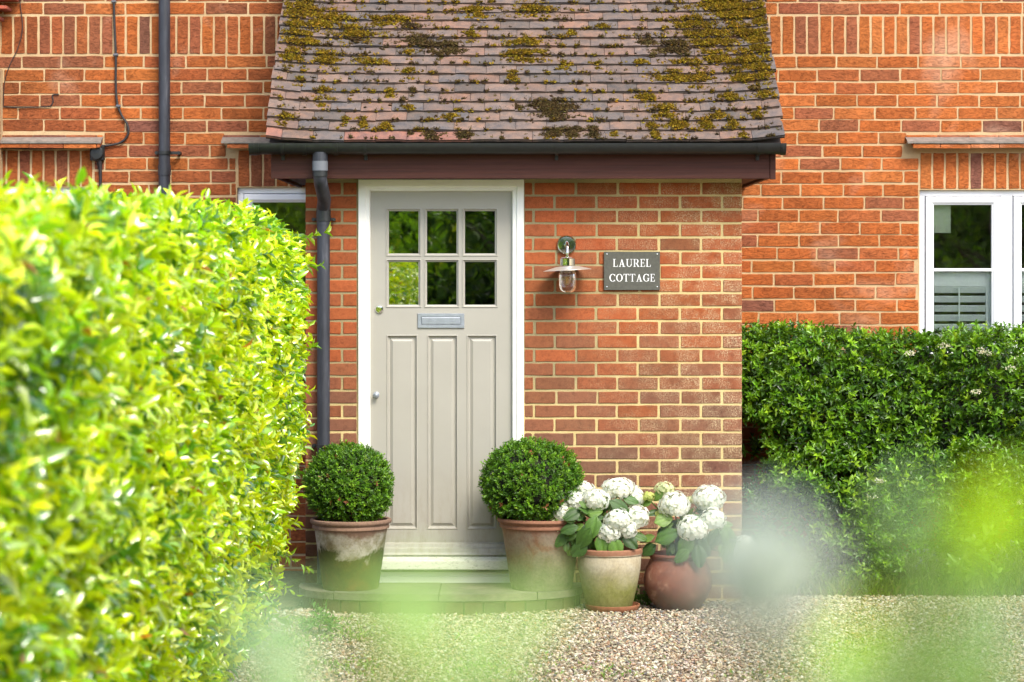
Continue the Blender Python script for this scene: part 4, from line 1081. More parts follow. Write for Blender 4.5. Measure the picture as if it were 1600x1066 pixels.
# ================================================================== POTS AND PLANTS
def potmat(name, kind):
    m, n, l, b = mat(name); p = coords(n, l); f = noise(n, l, 5.5, 7, .65, p, .4); f2 = noise(n, l, 70, 6, .75, p); f3 = noise(n, l, 14, 6, .7, p, .3)
    sx = n.new('ShaderNodeSeparateXYZ'); l.new(p, sx.inputs[0]); zz = sx.outputs['Z']
    def band(z0, z1, wob, src):
        ad = n.new('ShaderNodeMath'); ad.operation = 'MULTIPLY_ADD'; l.new(src, ad.inputs[0]); ad.inputs[1].default_value = wob; l.new(zz, ad.inputs[2])
        mr = n.new('ShaderNodeMapRange'); l.new(ad.outputs[0], mr.inputs[0]); mr.inputs[1].default_value = z0 + wob * .5; mr.inputs[2].default_value = z1 + wob * .5; return mr.outputs[0]
    if kind == 'mossy':     # terracotta rim, white bloom, green-brown algae below
        xw = n.new('ShaderNodeMath'); xw.operation = 'MULTIPLY_ADD'; l.new(sx.outputs['X'], xw.inputs[0]); xw.inputs[1].default_value = -.55
        l.new(zz, xw.inputs[2])
        terra = ramp(n, l, f3, [(.35, lin(122, 96, 78)), (.65, lin(138, 110, 90))])
        white = ramp(n, l, f3, [(.35, lin(136, 124, 92)), (.6, lin(196, 190, 174))])
        alg = ramp(n, l, f, [(.3, lin(58, 56, 18)), (.5, lin(84, 78, 24)), (.68, lin(128, 84, 34))])
        c = mixc(n, l, band(.385, .41, .16, f), white, terra)
        sub = band(.265, .295, .42, f)
        c = mixc(n, l, sub, alg, c)
    elif kind == 'washed':
        c = ramp(n, l, f, [(.3, lin(146, 112, 88)), (.5, lin(160, 144, 124)), (.66, lin(144, 102, 78))])
        gr = ramp(n, l, f3, [(.35, lin(106, 110, 76)), (.65, lin(140, 134, 108))])
        c = mixc(n, l, band(.17, .34, .22, f), gr, c)
        c = mixc(n, l, band(.40, .43, .02, f3), c, lin(136, 94, 70))
    elif kind == 'green':
        c = ramp(n, l, f, [(.3, lin(158, 144, 112)), (.6, lin(176, 168, 144))])
        gr = ramp(n, l, f3, [(.35, lin(112, 114, 50)), (.65, lin(138, 136, 80))])
        c = mixc(n, l, band(.12, .24, .16, f), gr, c)
        c = mixc(n, l, band(.298, .306, .012, f3), c, lin(140, 98, 72))
    else:
        c = ramp(n, l, f, [(.3, lin(92, 54, 40)), (.5, lin(118, 68, 48)), (.7, lin(138, 92, 70))])
        gr = ramp(n, l, f3, [(.35, lin(92, 72, 44)), (.65, lin(120, 76, 50))])
        c = mixc(n, l, band(.05, .13, .1, f), gr, c)
        c = mixc(n, l, ramp(n, l, f3, [(.58, (0, 0, 0)), (.72, (.55, .55, .55))]), c, lin(196, 160, 132))
    c = mixc(n, l, 1.0, c, ramp(n, l, f2, [(.3, (.72, .72, .72)), (.55, (1, 1, 1)), (.75, (1.12, 1.12, 1.12))]), 'MULTIPLY')
    l.new(c, b.inputs['Base Color']); b.inputs['Roughness'].default_value = .85; bump(n, l, f2, .4, .002, b); return m
def ball_plant(name, label, cx, cy, z0, pot_prof, potm, bc, br, seed, ptop):
    r = np.random.default_rng(seed)
    root = empty(name, (cx, cy, z0)); tag(root, label, 'potted plant', 'clipped box balls beside the front door')
    g = MB(); g.lathe([(r_, z0 + z_) for (r_, z_) in pot_prof], cx, cy, 64, wob=.008); pot = g.build('pot', potm, root, True)
    g = MB(); g.lathe([(.0, ptop - .04), (pot_prof[-2][0] * .97, ptop - .04)], cx, cy, 32); g.build('soil', soilm, pot)
    # dense shoots over a ball
    n_ = 3000; v = unit(r.normal(0, 1, (n_, 3))); v = v[v[:, 2] > -.85]
    bump_ = 1 + .05 * snoise(v, 2.6, seed) + .03 * snoise(v, 8.0, seed + 1) + (r.random(len(v)) < .04) * r.uniform(.02, .07, len(v))
    lay = np.where(r.random(len(v)) < .3, r.uniform(.78, .92, len(v)), r.uniform(.9, .985, len(v)))
    P = np.array(bc) + v * np.array(br) * (bump_ * lay)[:, None]
    P = P[P[:, 2] > ptop - .01]; vv = unit(P - np.array(bc)); n_ = len(P)
    dr = vv * 1.0 + np.array([0, 0, .55]) + r.normal(0, .35, (n_, 3))
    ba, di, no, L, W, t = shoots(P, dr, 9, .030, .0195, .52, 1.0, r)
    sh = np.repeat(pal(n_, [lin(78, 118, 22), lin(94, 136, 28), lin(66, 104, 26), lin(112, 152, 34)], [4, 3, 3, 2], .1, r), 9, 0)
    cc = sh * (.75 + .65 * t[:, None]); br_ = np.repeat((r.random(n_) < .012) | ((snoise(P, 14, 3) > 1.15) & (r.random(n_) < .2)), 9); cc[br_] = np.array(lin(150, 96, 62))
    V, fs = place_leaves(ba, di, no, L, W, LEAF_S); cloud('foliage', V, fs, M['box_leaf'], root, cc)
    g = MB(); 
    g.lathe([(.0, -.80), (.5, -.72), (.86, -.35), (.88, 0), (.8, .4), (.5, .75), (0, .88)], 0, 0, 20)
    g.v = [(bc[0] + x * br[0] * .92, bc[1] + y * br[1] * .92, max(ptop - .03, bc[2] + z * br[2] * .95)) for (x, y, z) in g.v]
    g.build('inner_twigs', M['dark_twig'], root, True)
    g = MB(); g.tube([(cx, cy, ptop - .06), (cx + .01, cy, bc[2])], [.016, .01], 8); g.build('stem', M['bark'], root)
    return root
M['box_leaf'] = leafmat('box_leaf', .28, (1.3, 1.3, .4), .42, .45, 20)
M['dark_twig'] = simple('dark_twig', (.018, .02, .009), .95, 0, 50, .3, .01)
PYc = -.25
cx1 = X_(548, PYc)
prof1 = [(.0, 0), (.143, 0), (.150, .01), (.196, .335), (.198, .337), (.207, .340), (.209, .352), (.205, .360), (.207, .363), (.216, .368), (.221, .378), (.219, .388), (.210, .392), (.198, .388), (.19, .36), (0, .355)]
k1 = (Z_(809, PYc) - SZ) / .392; k1r = (64 * (D + PYc) / FPX) / .2205
prof1 = [(a * k1r, z * k1) for (a, z) in prof1]
top1 = SZ + .392 * k1
ball_plant('potted_box_ball', 'small clipped box ball in a terracotta pot stained white and mossy brown', cx1, PYc, SZ - .003, prof1, potmat('pot_mossy', 'mossy'), (X_(545, PYc), PYc, Z_(760, PYc)), (.222, .222, .205), 5, top1)
cx2 = X_(846, PYc); k2r = (70 * (D + PYc) / FPX) / .2205; k2 = (Z_(807, PYc) - SZ) / .392
prof2 = [(a * k2r / k1r, z * k2 / k1) for (a, z) in prof1]
ball_plant('potted_box_ball', 'bigger clipped box ball in a pale washed terracotta pot right of the door', cx2, PYc, SZ - .003, prof2, potmat('pot_washed', 'washed'), (X_(832, PYc), PYc, Z_(756, PYc)), (.256, .25, .222), 6, SZ + .392 * k2)

# hydrangeas
M['hyd_leaf'] = None
m, n, l, b = mat('hydrangea_leaf'); c = attr(n); p = coords(n, l); f = noise(n, l, 90, 4, .6, p)
c2 = mixc(n, l, 1.0, c, ramp(n, l, f, [(.3, (.8, .82, .8)), (.7, (1.12, 1.1, 1.1))]), 'MULTIPLY')
l.new(c2, b.inputs['Base Color']); b.inputs['Roughness'].default_value = .5; bump(n, l, f, .4, .002, b)
t = n.new('ShaderNodeBsdfTranslucent'); l.new(mixc(n, l, 1.0, c2, (1.3, 1.3, .4), 'MULTIPLY'), t.inputs[0])
mx = n.new('ShaderNodeMixShader'); mx.inputs[0].default_value = .22; l.new(b.outputs[0], mx.inputs[1]); l.new(t.outputs[0], mx.inputs[2]); l.new(mx.outputs[0], n['Material Output'].inputs[0])
M['hyd_leaf'] = m
M['petal'] = leafmat('petal', .45, (1, 1, .97), .6, .25, 30)
def big_leaf_template():
    """broad leaf with veins pressed in: columns along u, 9 across"""
    us = np.linspace(0, 1, 9); cols_ = 9; vs = []; ck = []
    for i, u in enumerate(us):
        hw = .5 * (math.sin(math.pi * min(1, u ** .72)) ** .8) * (1 - .15 * u) if 0 < u < 1 else 0.004
        if 0 < u < 1 and i % 2: hw *= 1.03
        for j in range(cols_):
            v = (j / (cols_ - 1) * 2 - 1); w = -.30 * u * u + .10 * abs(v) * hw * 2 - .16 * (v * hw) ** 2 * 4
            vein = .020 if (j % 2 == 0) else 0; 
            w += (.016 if (i + int(abs(v) * 4)) % 2 else -.008) * (0 < u < 1) - (.02 if j == 4 else 0)
            vs.append((u + .10 * abs(v) * (u > 0) * (u < 1), v * hw, w)); ck.append(1.35 if j == 4 else (1.0 + .12 * ((i + int(abs(v) * 4)) % 2)))
    fs = []
    for i in range(8):
        for j in range(8): a = i * 9 + j; fs.append((a, a + 1, a + 10, a + 9))
    return np.array(vs, dtype=np.float32), fs, np.array(ck)
BLV, BLF, BLC = big_leaf_template()
def flower_head(c, rad, seed, tint, parent, label=None, cream=0.0):
    r = np.random.default_rng(seed); n_ = int(165 * (np.prod(rad) ** (1 / 3) / .065) ** 2)
    n_ = max(40, n_)
    i = np.arange(n_); ph = np.arccos(1 - 1.72 * (i + .5) / n_); th = i * 2.39996 + r.uniform(0, 6)
    v = np.stack([np.sin(ph) * np.cos(th), np.sin(ph) * np.sin(th), np.cos(ph)], 1)
    v = unit(v + r.normal(0, .10, v.shape)); ctr = np.array(c) + v * np.array(rad) * (1.03 + .13 * snoise(v, 3.5, seed)[:, None]) * r.uniform(.93, 1.03, (n_, 1))
    a = unit(np.cross(v, r.normal(0, 1, (n_, 3)))); b_ = np.cross(v, a)
    ps = (.0110 if cream < .5 else .0085) * r.uniform(.8, 1.15, n_)
    # petal: broad rounded, 8 verts
    T = np.array([(0.05, 0, 0), (.35, -.42, .02), (.35, .42, .02), (.8, -.60, .10), (.8, .60, .10), (1.10, -.28, .0), (1.10, .28, .0), (.6, 0, .0)])
    F = [(0, 7, 1), (0, 2, 7), (1, 7, 3), (2, 4, 7), (3, 7, 5), (4, 6, 7), (5, 7, 6)]
    Vs = []; cs = []
    for k in range(4):
        an = k * math.pi / 2 + r.uniform(-.12, .12, n_); ca, sa = np.cos(an)[:, None], np.sin(an)[:, None]
        e1_ = a * ca + b_ * sa; e2_ = b_ * ca - a * sa; nn = v + e1_ * r.normal(0, .35, (n_, 1)) + r.normal(0, .13, (n_, 3))
        V = ctr[:, None] + T[None, :, 0, None] * (e1_ * ps[:, None])[:, None] + T[None, :, 1, None] * (e2_ * ps[:, None])[:, None] + T[None, :, 2, None] * (nn * ps[:, None])[:, None]
        Vs.append(V); cs.append(np.clip(np.array(tint) * r.uniform(.93, 1.03, (n_, 1)), 0, 1))
    o = cloud('flower_head', np.concatenate(Vs), F, M['petal'], parent, np.concatenate(cs))
    g = MB(); g.lathe([(0, -.75), (.6, -.55), (.80, 0), (.6, .5), (0, .8)], 0, 0, 12, c=tuple(np.array(tint) * np.array((.95, .97, .88))))
    g.v = [(c[0] + x * rad[0], c[1] + y * rad[1], c[2] + z * rad[2]) for (x, y, z) in g.v]; g.build('bud_core', M['petal'], o, True)
    if label: o['label'] = label
    return o
WH = (.90, .91, .88); CR = (.78, .80, .52); YG = (.62, .68, .22)
def hydrangea(label, cx, cy, z0, prof, potm, heads, leaves, seed, ptop):
    root = empty('potted_hydrangea', (cx, cy, z0)); tag(root, label, 'potted plant', 'white hydrangeas in clay pots')
    g = MB(); g.lathe([(r_, z0 + z_) for (r_, z_) in prof], cx, cy, 64, wob=.008); pot = g.build('pot', potm, root, True)
    g = MB(); g.lathe([(0, ptop - .03), (prof[-2][0] * .98, ptop - .03)], cx, cy, 32); g.build('soil', soilm, pot)
    st = MB(); rr = random.Random(seed)
    for i, (px, py, rx, ry, dy, tint) in enumerate(heads):
        Yh = cy + dy; c = PX(px, py, Yh); k_ = (D + Yh) / FPX; k_ *= 1.08; rad = (rx * k_, (rx + ry) / 2 * k_, ry * k_)
        flower_head(tuple(c), rad, seed * 50 + i, tint, root, cream=0 if tint is WH else 1,
                    label={True: None, False: 'small cream-green flower head still opening'}[tint is WH])
        b0 = Vector((cx + rr.uniform(-.05, .05), cy + rr.uniform(-.03, .05), ptop - .03)); mid = (b0 + c) / 2 + Vector((0, 0, .04)) - Vector(((c.x - cx) * .15, 0, 0))
        st.tube(curve_pts([b0, mid, c - Vector((0, 0, rad[2] * .5))], 6), .0042, 7)
    st.build('stems', M['twig'], root, True)
    r = np.random.default_rng(seed); B, Dd, Nn, L, W = [], [], [], [], []
    for (px, py, dy, ang, ln, face) in leaves:     # ang: direction of tip in picture, degrees from +x counter-clockwise; face: how much it shows its face
        c = PX(px, py, cy + dy); a = R(ang); d_ = Vector((math.cos(a), rr.uniform(-.55, .05), math.sin(a)))
        no = Vector((rr.uniform(-.25, .25), -face, 1 - face * .45)); B.append(c - d_.normalized() * ln * .5); Dd.append(d_); Nn.append(no); L.append(ln); W.append(ln * rr.uniform(.62, .8))
    V, fs = place_leaves(np.array([tuple(x) for x in B]), np.array([tuple(x) for x in Dd]), np.array([tuple(x) for x in Nn]), np.array(L), np.array(W), (BLV, BLF))
    cc = pal(len(B), [lin(68, 99, 38), lin(82, 114, 44), lin(56, 85, 34), lin(98, 128, 50)], None, .08, r)[:, None, :] * BLC[None, :, None]
    cloud('leaves', V, fs, M['hyd_leaf'], root, np.clip(cc, 0, 1))
    return root
rl = random.Random(77)
def fill_leaves(n_, cx_, cy_, rx, ry, dys):
    out = []
    for _ in range(n_):
        a = rl.uniform(0, 6.28); q = math.sqrt(rl.random()); px, py = cx_ + math.cos(a) * rx * q, cy_ + math.sin(a) * ry * q
        ang = math.degrees(math.atan2(-(py - cy_) * 1.0 - 14, (px - cx_) * 1.1)) + rl.uniform(-35, 35)
        out.append((px, py, rl.uniform(*dys), ang, rl.uniform(.045, .08), rl.uniform(.4, 1.2)))
    return out
HY = -.36
c1x = X_(952, HY); pt1 = Z_(855, HY)
profA = [(0, .012), (.115, .012), (.122, .02), (.150, .12), (.166, .20), (.172, .262), (.169, .268), (.176, .272), (.179, .283), (.178, .296), (.171, .302), (.160, .298), (.154, .27), (0, .27)]
sa = 52 * (D + HY) / FPX / .179; sb = pt1 / .302; profA = [(a * sa, .012 + (z - .012) * sb) for (a, z) in profA]
h1 = [(966, 764, 23, 16, -.02, WH), (990, 777, 15, 16, .03, WH), (914, 768, 15, 13, .06, WH), (932, 781, 20, 15, -.08, WH), (899, 785, 18, 17, 0, WH), (879, 802, 14, 14, -.02, WH), (868, 824, 12, 12, -.04, CR),
      (966, 813, 20, 15, -.14, WH), (953, 832, 17, 16, -.13, WH), (980, 827, 14, 14, -.12, WH), (995, 808, 17, 17, -.06, WH), (911, 800, 9, 6, .0, CR)]
lv1 = [(895, 803, -.13, 200, .10, 1.0), (928, 800, -.12, 20, .085, .9), (927, 822, -.16, 255, .12, 1.3), (912, 840, -.17, 235, .125, 1.4), (890, 826, -.14, 190, .10, 1), (968, 790, -.12, -25, .12, 1.0), (985, 780, -.06, -10, .09, .8), (940, 850, -.16, 275, .11, 1.3), (963, 856, -.17, 285, .11, 1.3), (905, 858, -.15, 215, .11, 1.1), (984, 845, -.14, -40, .10, 1.0), (878, 842, -.10, 225, .10, .9), (870, 850, -.06, 250, .08, .8), (1000, 838, -.06, -15, .08, .8)]
lv1 += fill_leaves(95, 930, 822, 52, 36, (-.12, .12)) + fill_leaves(16, 895, 850, 26, 18, (-.1, .0))
hydrangea('full white hydrangea in a pale green-stained pot on a clay saucer', c1x, HY, .0, profA, potmat('pot_green', 'green'), h1, lv1, 31, pt1)
sc_ = empty('plant_saucer', (c1x, HY, 0)); tag(sc_, 'round terracotta saucer on the gravel under the green-stained pot', 'saucer')
g = MB(); R_s = 42 * (D + HY) / FPX * 1.02; g.lathe([(0, .002), (R_s * .88, .002), (R_s * .95, .012), (R_s, .030), (R_s * 1.0, .036), (R_s * .96, .036), (R_s * .9, .014), (0, .012)], X_(957, HY), HY, 48)
g.build('dish', simple('terracotta', lin(150, 98, 66), .8, 0, 30, .15, .002), sc_, True)
HY2 = -.30; c2x = X_(1059, HY2); pt2 = Z_(864, HY2)
profB = [(0, 0), (.105, 0), (.118, .012), (.155, .06), (.180, .12), (.184, .165), (.172, .22), (.152, .262), (.146, .272), (.150, .282), (.158, .292), (.157, .300), (.148, .304), (.138, .296), (.132, .27), (0, .265)]
sa = 53.5 * (D + HY2) / FPX / .184; sb = pt2 / .304; profB = [(a * sa, z * sb) for (a, z) in profB]
h2 = [(1038, 764, 14, 10, -.02, CR), (1013, 776, 9, 7, -.04, YG), (1054, 790, 23, 19, -.10, WH), (1107, 779, 23, 18, 0, WH), (1114, 813, 18, 17, -.08, WH), (1082, 827, 22, 19, -.14, WH), (1032, 804, 8, 6, -.08, YG), (1080, 782, 7, 6, .02, CR), (1163, 861, 16, 21, -.10, WH)]
lv2 = [(1036, 812, -.14, 20, .10, 1), (1040, 838, -.15, 30, .14, 1.2), (1012, 840, -.10, 190, .08, .8), (1022, 800, -.08, 185, .08, .8), (1028, 774, -.05, 60, .08, 1), (1010, 784, -.04, 200, .07, .8), (1072, 852, -.17, 250, .125, 1.4), (1066, 868, -.18, 220, .10, 1.3), (1092, 868, -.18, 275, .12, 1.4), (1115, 842, -.15, 250, .12, 1.3), (1138, 838, -.12, 290, .12, 1.3), (1136, 862, -.12, 260, .12, 1.2), (1150, 850, -.10, -30, .11, 1.2), (1132, 820, -.08, 15, .08, .9), (1098, 795, .02, 10, .09, .9), (1014, 858, -.1, 210, .09, 1), (1100, 855, -.14, 300, .12, 1.3), (1150, 878, -.12, 280, .10, 1.2)]
lv2 += fill_leaves(60, 1064, 830, 42, 36, (-.12, .1)) + fill_leaves(22, 1132, 848, 24, 18, (-.12, -.02))
hydrangea('leggy white hydrangea in a round-bellied red clay pot, one bloom drooping right', c2x, HY2, .0, profB, potmat('pot_red', 'red'), h2, lv2, 32, pt2)

# ================================================================== LEFT HEDGE
M['hedge_leaf'] = leafmat('hedge_leaf', .42, (1.3, 1.3, .25), .2, 1.0, 5)
hb = M['hedge_leaf'].node_tree.nodes['Principled BSDF']; hb.inputs['Coat Weight'].default_value = 1; hb.inputs['Coat Roughness'].default_value = .12; hb.inputs['Coat IOR'].default_value = 1.7
hedge = empty('hedge', (-1.5, -6, 0)); tag(hedge, 'tall bright yellow-green clipped hedge running along the left side', 'hedge')
HL = None
def hedge_surface(n_, r, y0=-11.2, y1=-.95):
    Y = r.uniform(y0, y1, n_); 
    top = np.interp(Y, [-11.2, -9.1, -7, -4.5, -3, -1.8, -.95], [1.85, 1.865, 1.91, 1.96, 1.975, 1.955, 1.905])
    u = r.random(n_) * (2.0 + .55); side = u < 2.0
    z = np.where(side, u / 2.0 * top, top); x = np.where(side, -.955, -.955 - (u - 2.0) * 1.9)
    # round the top shoulder
    zs = z / top; x = x - np.where(side, .09 * np.clip((zs - .92) / .08, 0, 1) ** 2 + .20 * np.clip((.52 - zs) / .52, 0, 1) ** 1.3, 0)
    z = z - np.where(side, 0, .03 * np.exp(-(u - 2.0) * 8)); x = x - .115 * np.clip((Y + 8) / 6, 0, 1)
    Pn = np.stack([x * 0, Y, z], 1); x = x + .02 * snoise(Pn, 1.6, 2) + .014 * snoise(Pn, 5, 3); z = z + np.where(side, 0, .015 * snoise(Pn, 2.4, 5))
    x = x - .04 * np.clip((Y + 1.8) / .9, 0, 1) ** 2
    nrm = np.where(side[:, None], np.array([[1, 0, .25]]), np.array([[.15, 0, 1]]))
    return np.stack([x, Y, z], 1), nrm
r = np.random.default_rng(99)
P1, N1 = hedge_surface(12500, r)
# far end face
n_ = 1100; xe = r.uniform(-2.0, -1.09, n_); ze = r.uniform(.1, 1.93, n_); P2 = np.stack([xe - .12 * np.clip((.9 - ze) / .9, 0, 1), np.full(n_, -.93) + .03 * np.sin(ze * 7 + xe * 9), ze], 1); N2 = np.tile([[.1, 1, .2]], (n_, 1))
P = np.concatenate([P1, P2]); Nn = np.concatenate([N1, N2]); lay = np.where(r.random(len(P)) < .45, r.uniform(.05, .13, len(P)), r.uniform(0, .05, len(P)))
P = P - unit(Nn) * lay[:, None]; P = P[:]
dr = unit(Nn) * .75 + np.array([0, 0, .7]) + r.normal(0, .5, P.shape)
ba, di, no, L, W, t = shoots(P, dr, 8, .085, .064, .44, 1.15, r)
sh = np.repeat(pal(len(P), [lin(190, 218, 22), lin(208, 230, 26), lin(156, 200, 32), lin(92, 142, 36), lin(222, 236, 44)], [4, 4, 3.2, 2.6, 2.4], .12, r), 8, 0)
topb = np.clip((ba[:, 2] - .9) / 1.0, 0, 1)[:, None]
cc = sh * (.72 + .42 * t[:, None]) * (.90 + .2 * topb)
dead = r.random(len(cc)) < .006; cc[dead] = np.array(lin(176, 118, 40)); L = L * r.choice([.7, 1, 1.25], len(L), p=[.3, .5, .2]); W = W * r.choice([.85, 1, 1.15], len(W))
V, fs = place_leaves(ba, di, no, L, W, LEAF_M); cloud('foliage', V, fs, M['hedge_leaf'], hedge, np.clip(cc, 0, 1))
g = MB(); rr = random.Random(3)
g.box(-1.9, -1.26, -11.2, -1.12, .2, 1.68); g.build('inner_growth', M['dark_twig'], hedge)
g = MB()
for _ in range(260):
    y = rr.uniform(-11, -1.1); z0 = rr.uniform(.0, 1.2); x0 = rr.uniform(-1.4, -1.16)
    g.tube([(x0, y, z0), (x0 + rr.uniform(.02, .07), y + rr.uniform(-.1, .1), z0 + .3), (min(-1.08, x0 + rr.uniform(.05, .14)), y + rr.uniform(-.14, .14), z0 + rr.uniform(.4, .6))], [.007, .005, .002], 5)
for y in np.arange(-11, -1.1, .45): g.tube([(-1.4, y, 0), (-1.38, y + .05, .5)], [.03, .02], 7)
g.build('stems', M['twig_brown'], hedge)
# long stray shoots that break the outline
B = [PX(462, 376, -1.1), PX(452, 420, -1.2), PX(445, 700, -1.2), PX(430, 860, -1.3), PX(420, 900, -1.5), PX(395, 950, -1.7), PX(440, 560, -1.1)]
P = np.array([tuple(v) for v in B]); dr = np.array([(.9, 0, .25), (.9, 0, .1), (.9, -.1, 0), (.8, -.2, -.4), (.8, -.2, -.5), (.9, -.2, -.3), (.8, 0, .3)], dtype=float)
for i in range(len(P)):
    ba, di, no, L, W, t = shoots(P[i:i + 1], dr[i:i + 1], 11, .15, .075, .36, .8, r)
    V, fs = place_leaves(ba, di, no, L, W, LEAF_M); cloud('stray_shoot', V, fs, M['hedge_leaf'], hedge, pal(len(L), [lin(160, 190, 30), lin(130, 170, 34)], None, .1, r))

# ================================================================== RIGHT SHRUB
M['shrub_leaf'] = leafmat('shrub_leaf', .3, (1.35, 1.3, .3), .32, .55, 12)
shrub = empty('wall_shrub', (2.3, .8, 0)); tag(shrub, 'dense dark glossy shrub clipped flat against the right wall under the window', 'shrub')
r = np.random.default_rng(123)
n_ = 5200; Xs = r.uniform(1.22, 4.3, n_); zt = 1.42 - .012 * (Xs - 1.2) + .02 * np.sin(Xs * 5)
fr_ = r.random(n_)
botz = np.interp(Xs, [1.2, 1.4, 1.6, 1.8, 2.2, 2.6, 3.2, 4.4], [1.02, .98, .86, .72, .62, .52, .42, .35]) + .06 * np.sin(Xs * 9)
front = fr_ < .76
Z = np.where(front, botz + (zt - botz) * (fr_ / .76), zt); Yf = .52 + .10 * np.clip((1.0 - Z) / .5, 0, 1) + .0 * Xs
Yq = np.where(front, Yf, .52 + (fr_ - .76) / .24 * .7)
P = np.stack([Xs, Yq, Z], 1)
P[:, 1] += .07 * snoise(P, 2.6, 8) + np.where(front, .10 * np.clip((Z - zt + .12) / .12, 0, 1) ** 2, 0)
P[:, 1] -= .05 * np.clip((P[:, 0] - 1.4), 0, 1)
Nv = np.where(front[:, None], np.array([[0, -1, .15]]), np.array([[0, -.2, 1]])); Nv = unit(Nv)
deep = np.where(r.random(n_) < .4, r.uniform(.06, .2, n_), r.uniform(0, .05, n_)); P = P - Nv * deep[:, None]
P[:, 0] = np.maximum(P[:, 0], 1.25)
# hanging clumps lower down
cl = [(1250, 690, 60, 30, 70, .55), (1300, 720, 45, 30, 60, .5), (1370, 735, 55, 30, 80, .45), (1255, 765, 45, 18, 70, .42), (1310, 780, 55, 26, 120, .4), (1350, 800, 40, 30, 100, .38), (1400, 790, 45, 34, 90, .45), (1335, 850, 48, 24, 100, .36), (1400, 850, 40, 30, 70, .45), (1290, 830, 30, 22, 40, .45), (1460, 760, 60, 40, 120, .42), (1530, 740, 60, 50, 130, .4), (1590, 770, 40, 60, 110, .4), (1380, 890, 34, 14, 50, .34), (1205, 660, 26, 22, 34, .5), (1185, 640, 20, 25, 30, .6), (1510, 830, 50, 30, 60, .5), (1590, 860, 36, 30, 60, .5), (1200, 800, 16, 50, 16, .9), (1190, 850, 18, 30, 14, .8), (1180, 700, 8, 18, 6, .9), (1260, 850, 30, 26, 40, .6), (1225, 735, 34, 26, 60, .5), (1195, 770, 24, 34, 34, .55), (1250, 905, 40, 14, 40, .4), (1320, 905, 60, 16, 60, .36), (1500, 905, 80, 18, 80, .38), (1190, 890, 20, 26, 26, .5), (1235, 800, 30, 22, 30, .62), (1210, 880, 30, 22, 30, .6), (1300, 880, 30, 22, 40, .5), (1480, 880, 60, 24, 80, .5)]
Pc = []
for (a, b_, rx, ry, k_, yy) in cl:
    for _ in range(int(k_ * 1.5)):
        an = r.uniform(0, 6.28); q = math.sqrt(r.random()); Pc.append(tuple(PX(a + math.cos(an) * rx * q, b_ + math.sin(an) * ry * q, yy + r.uniform(-.05, .16))))
Pc = np.array(Pc); Pc[:, 0] = np.maximum(Pc[:, 0], 1.27)
n3 = 1500; Pd = np.stack([r.uniform(1.3, 4.2, n3), r.uniform(.75, 1.2, n3), r.uniform(.05, 1.2, n3)], 1); Pd = Pd[r.random(n3) < np.clip((Pd[:, 0] - 1.35) / .6, .06, 1)]; Pc = np.concatenate([Pc, Pd])
Nc = np.tile([[0, -1, .3]], (len(Pc), 1))
P = np.concatenate([P, Pc]); Nv = np.concatenate([Nv, Nc])
dr = Nv * .8 + np.array([0, 0, .55]) + r.normal(0, .5, P.shape)
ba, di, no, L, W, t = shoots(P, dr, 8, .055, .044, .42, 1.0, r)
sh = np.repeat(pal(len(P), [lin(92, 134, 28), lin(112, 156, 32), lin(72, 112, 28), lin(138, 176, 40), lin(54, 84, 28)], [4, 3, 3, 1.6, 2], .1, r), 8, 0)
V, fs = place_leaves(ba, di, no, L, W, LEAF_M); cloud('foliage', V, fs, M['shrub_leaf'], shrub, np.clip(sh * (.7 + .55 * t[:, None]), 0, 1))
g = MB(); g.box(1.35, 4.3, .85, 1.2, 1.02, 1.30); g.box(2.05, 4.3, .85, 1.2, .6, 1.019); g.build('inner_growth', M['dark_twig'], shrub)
g = MB(); rr = random.Random(9)
for _ in range(46):
    x0 = rr.uniform(2.0, 4.2); p0 = Vector((x0, rr.uniform(.9, 1.15), 0)); p2 = Vector((x0 + rr.uniform(-.45, .35), rr.uniform(.6, .95), rr.uniform(.6, 1.3)))
    g.tube(curve_pts([p0, (p0 + p2) / 2 + Vector((rr.uniform(-.1, .1), rr.uniform(-.05, .1), .05)), p2], 5), [.011 - .0008 * k for k in range(11)], 6)
for (a, b_, c_, d_) in ((1500, 860, 1515, 700), (1530, 870, 1545, 690)):
    g.tube(curve_pts([PX(a, b_, .6), PX((a + c_) / 2 + 4, (b_ + d_) / 2, .55), PX(c_, d_, .5)], 5), .0035, 5)
g.build('branches', M['twig_brown'], shrub)
# creamy blossom clusters
bc = [(1422, 552, .40), (1510, 540, .5), (1535, 548, .42), (1545, 552, .42), (1580, 575, .40), (1590, 560, .45), (1525, 612, .40), (1475, 540, .5), (1375, 751, .38), (1362, 776, .36), (1596, 785, .4), (1560, 556, .45), (1570, 540, .5)]
for i, (a, b_, yy) in enumerate(bc):
    c = np.array(tuple(PX(a, b_, yy - .03))); q = 46; vv = r.normal(0, 1, (q, 3)); vv = unit(vv) * np.array([.028, .02, .014]) * r.uniform(.6, 1.2, (q, 1)); B = c + vv
    V, fs = place_leaves(B, r.normal(0, 1, (q, 3)), np.tile([[0, -1, .6]], (q, 1)) + r.normal(0, .4, (q, 3)), np.full(q, .009), np.full(q, .008), LEAF_S)
    cloud('blossom', V, fs, M['petal'], shrub, pal(q, [lin(236, 232, 214), lin(222, 214, 180)], None, .04, r))

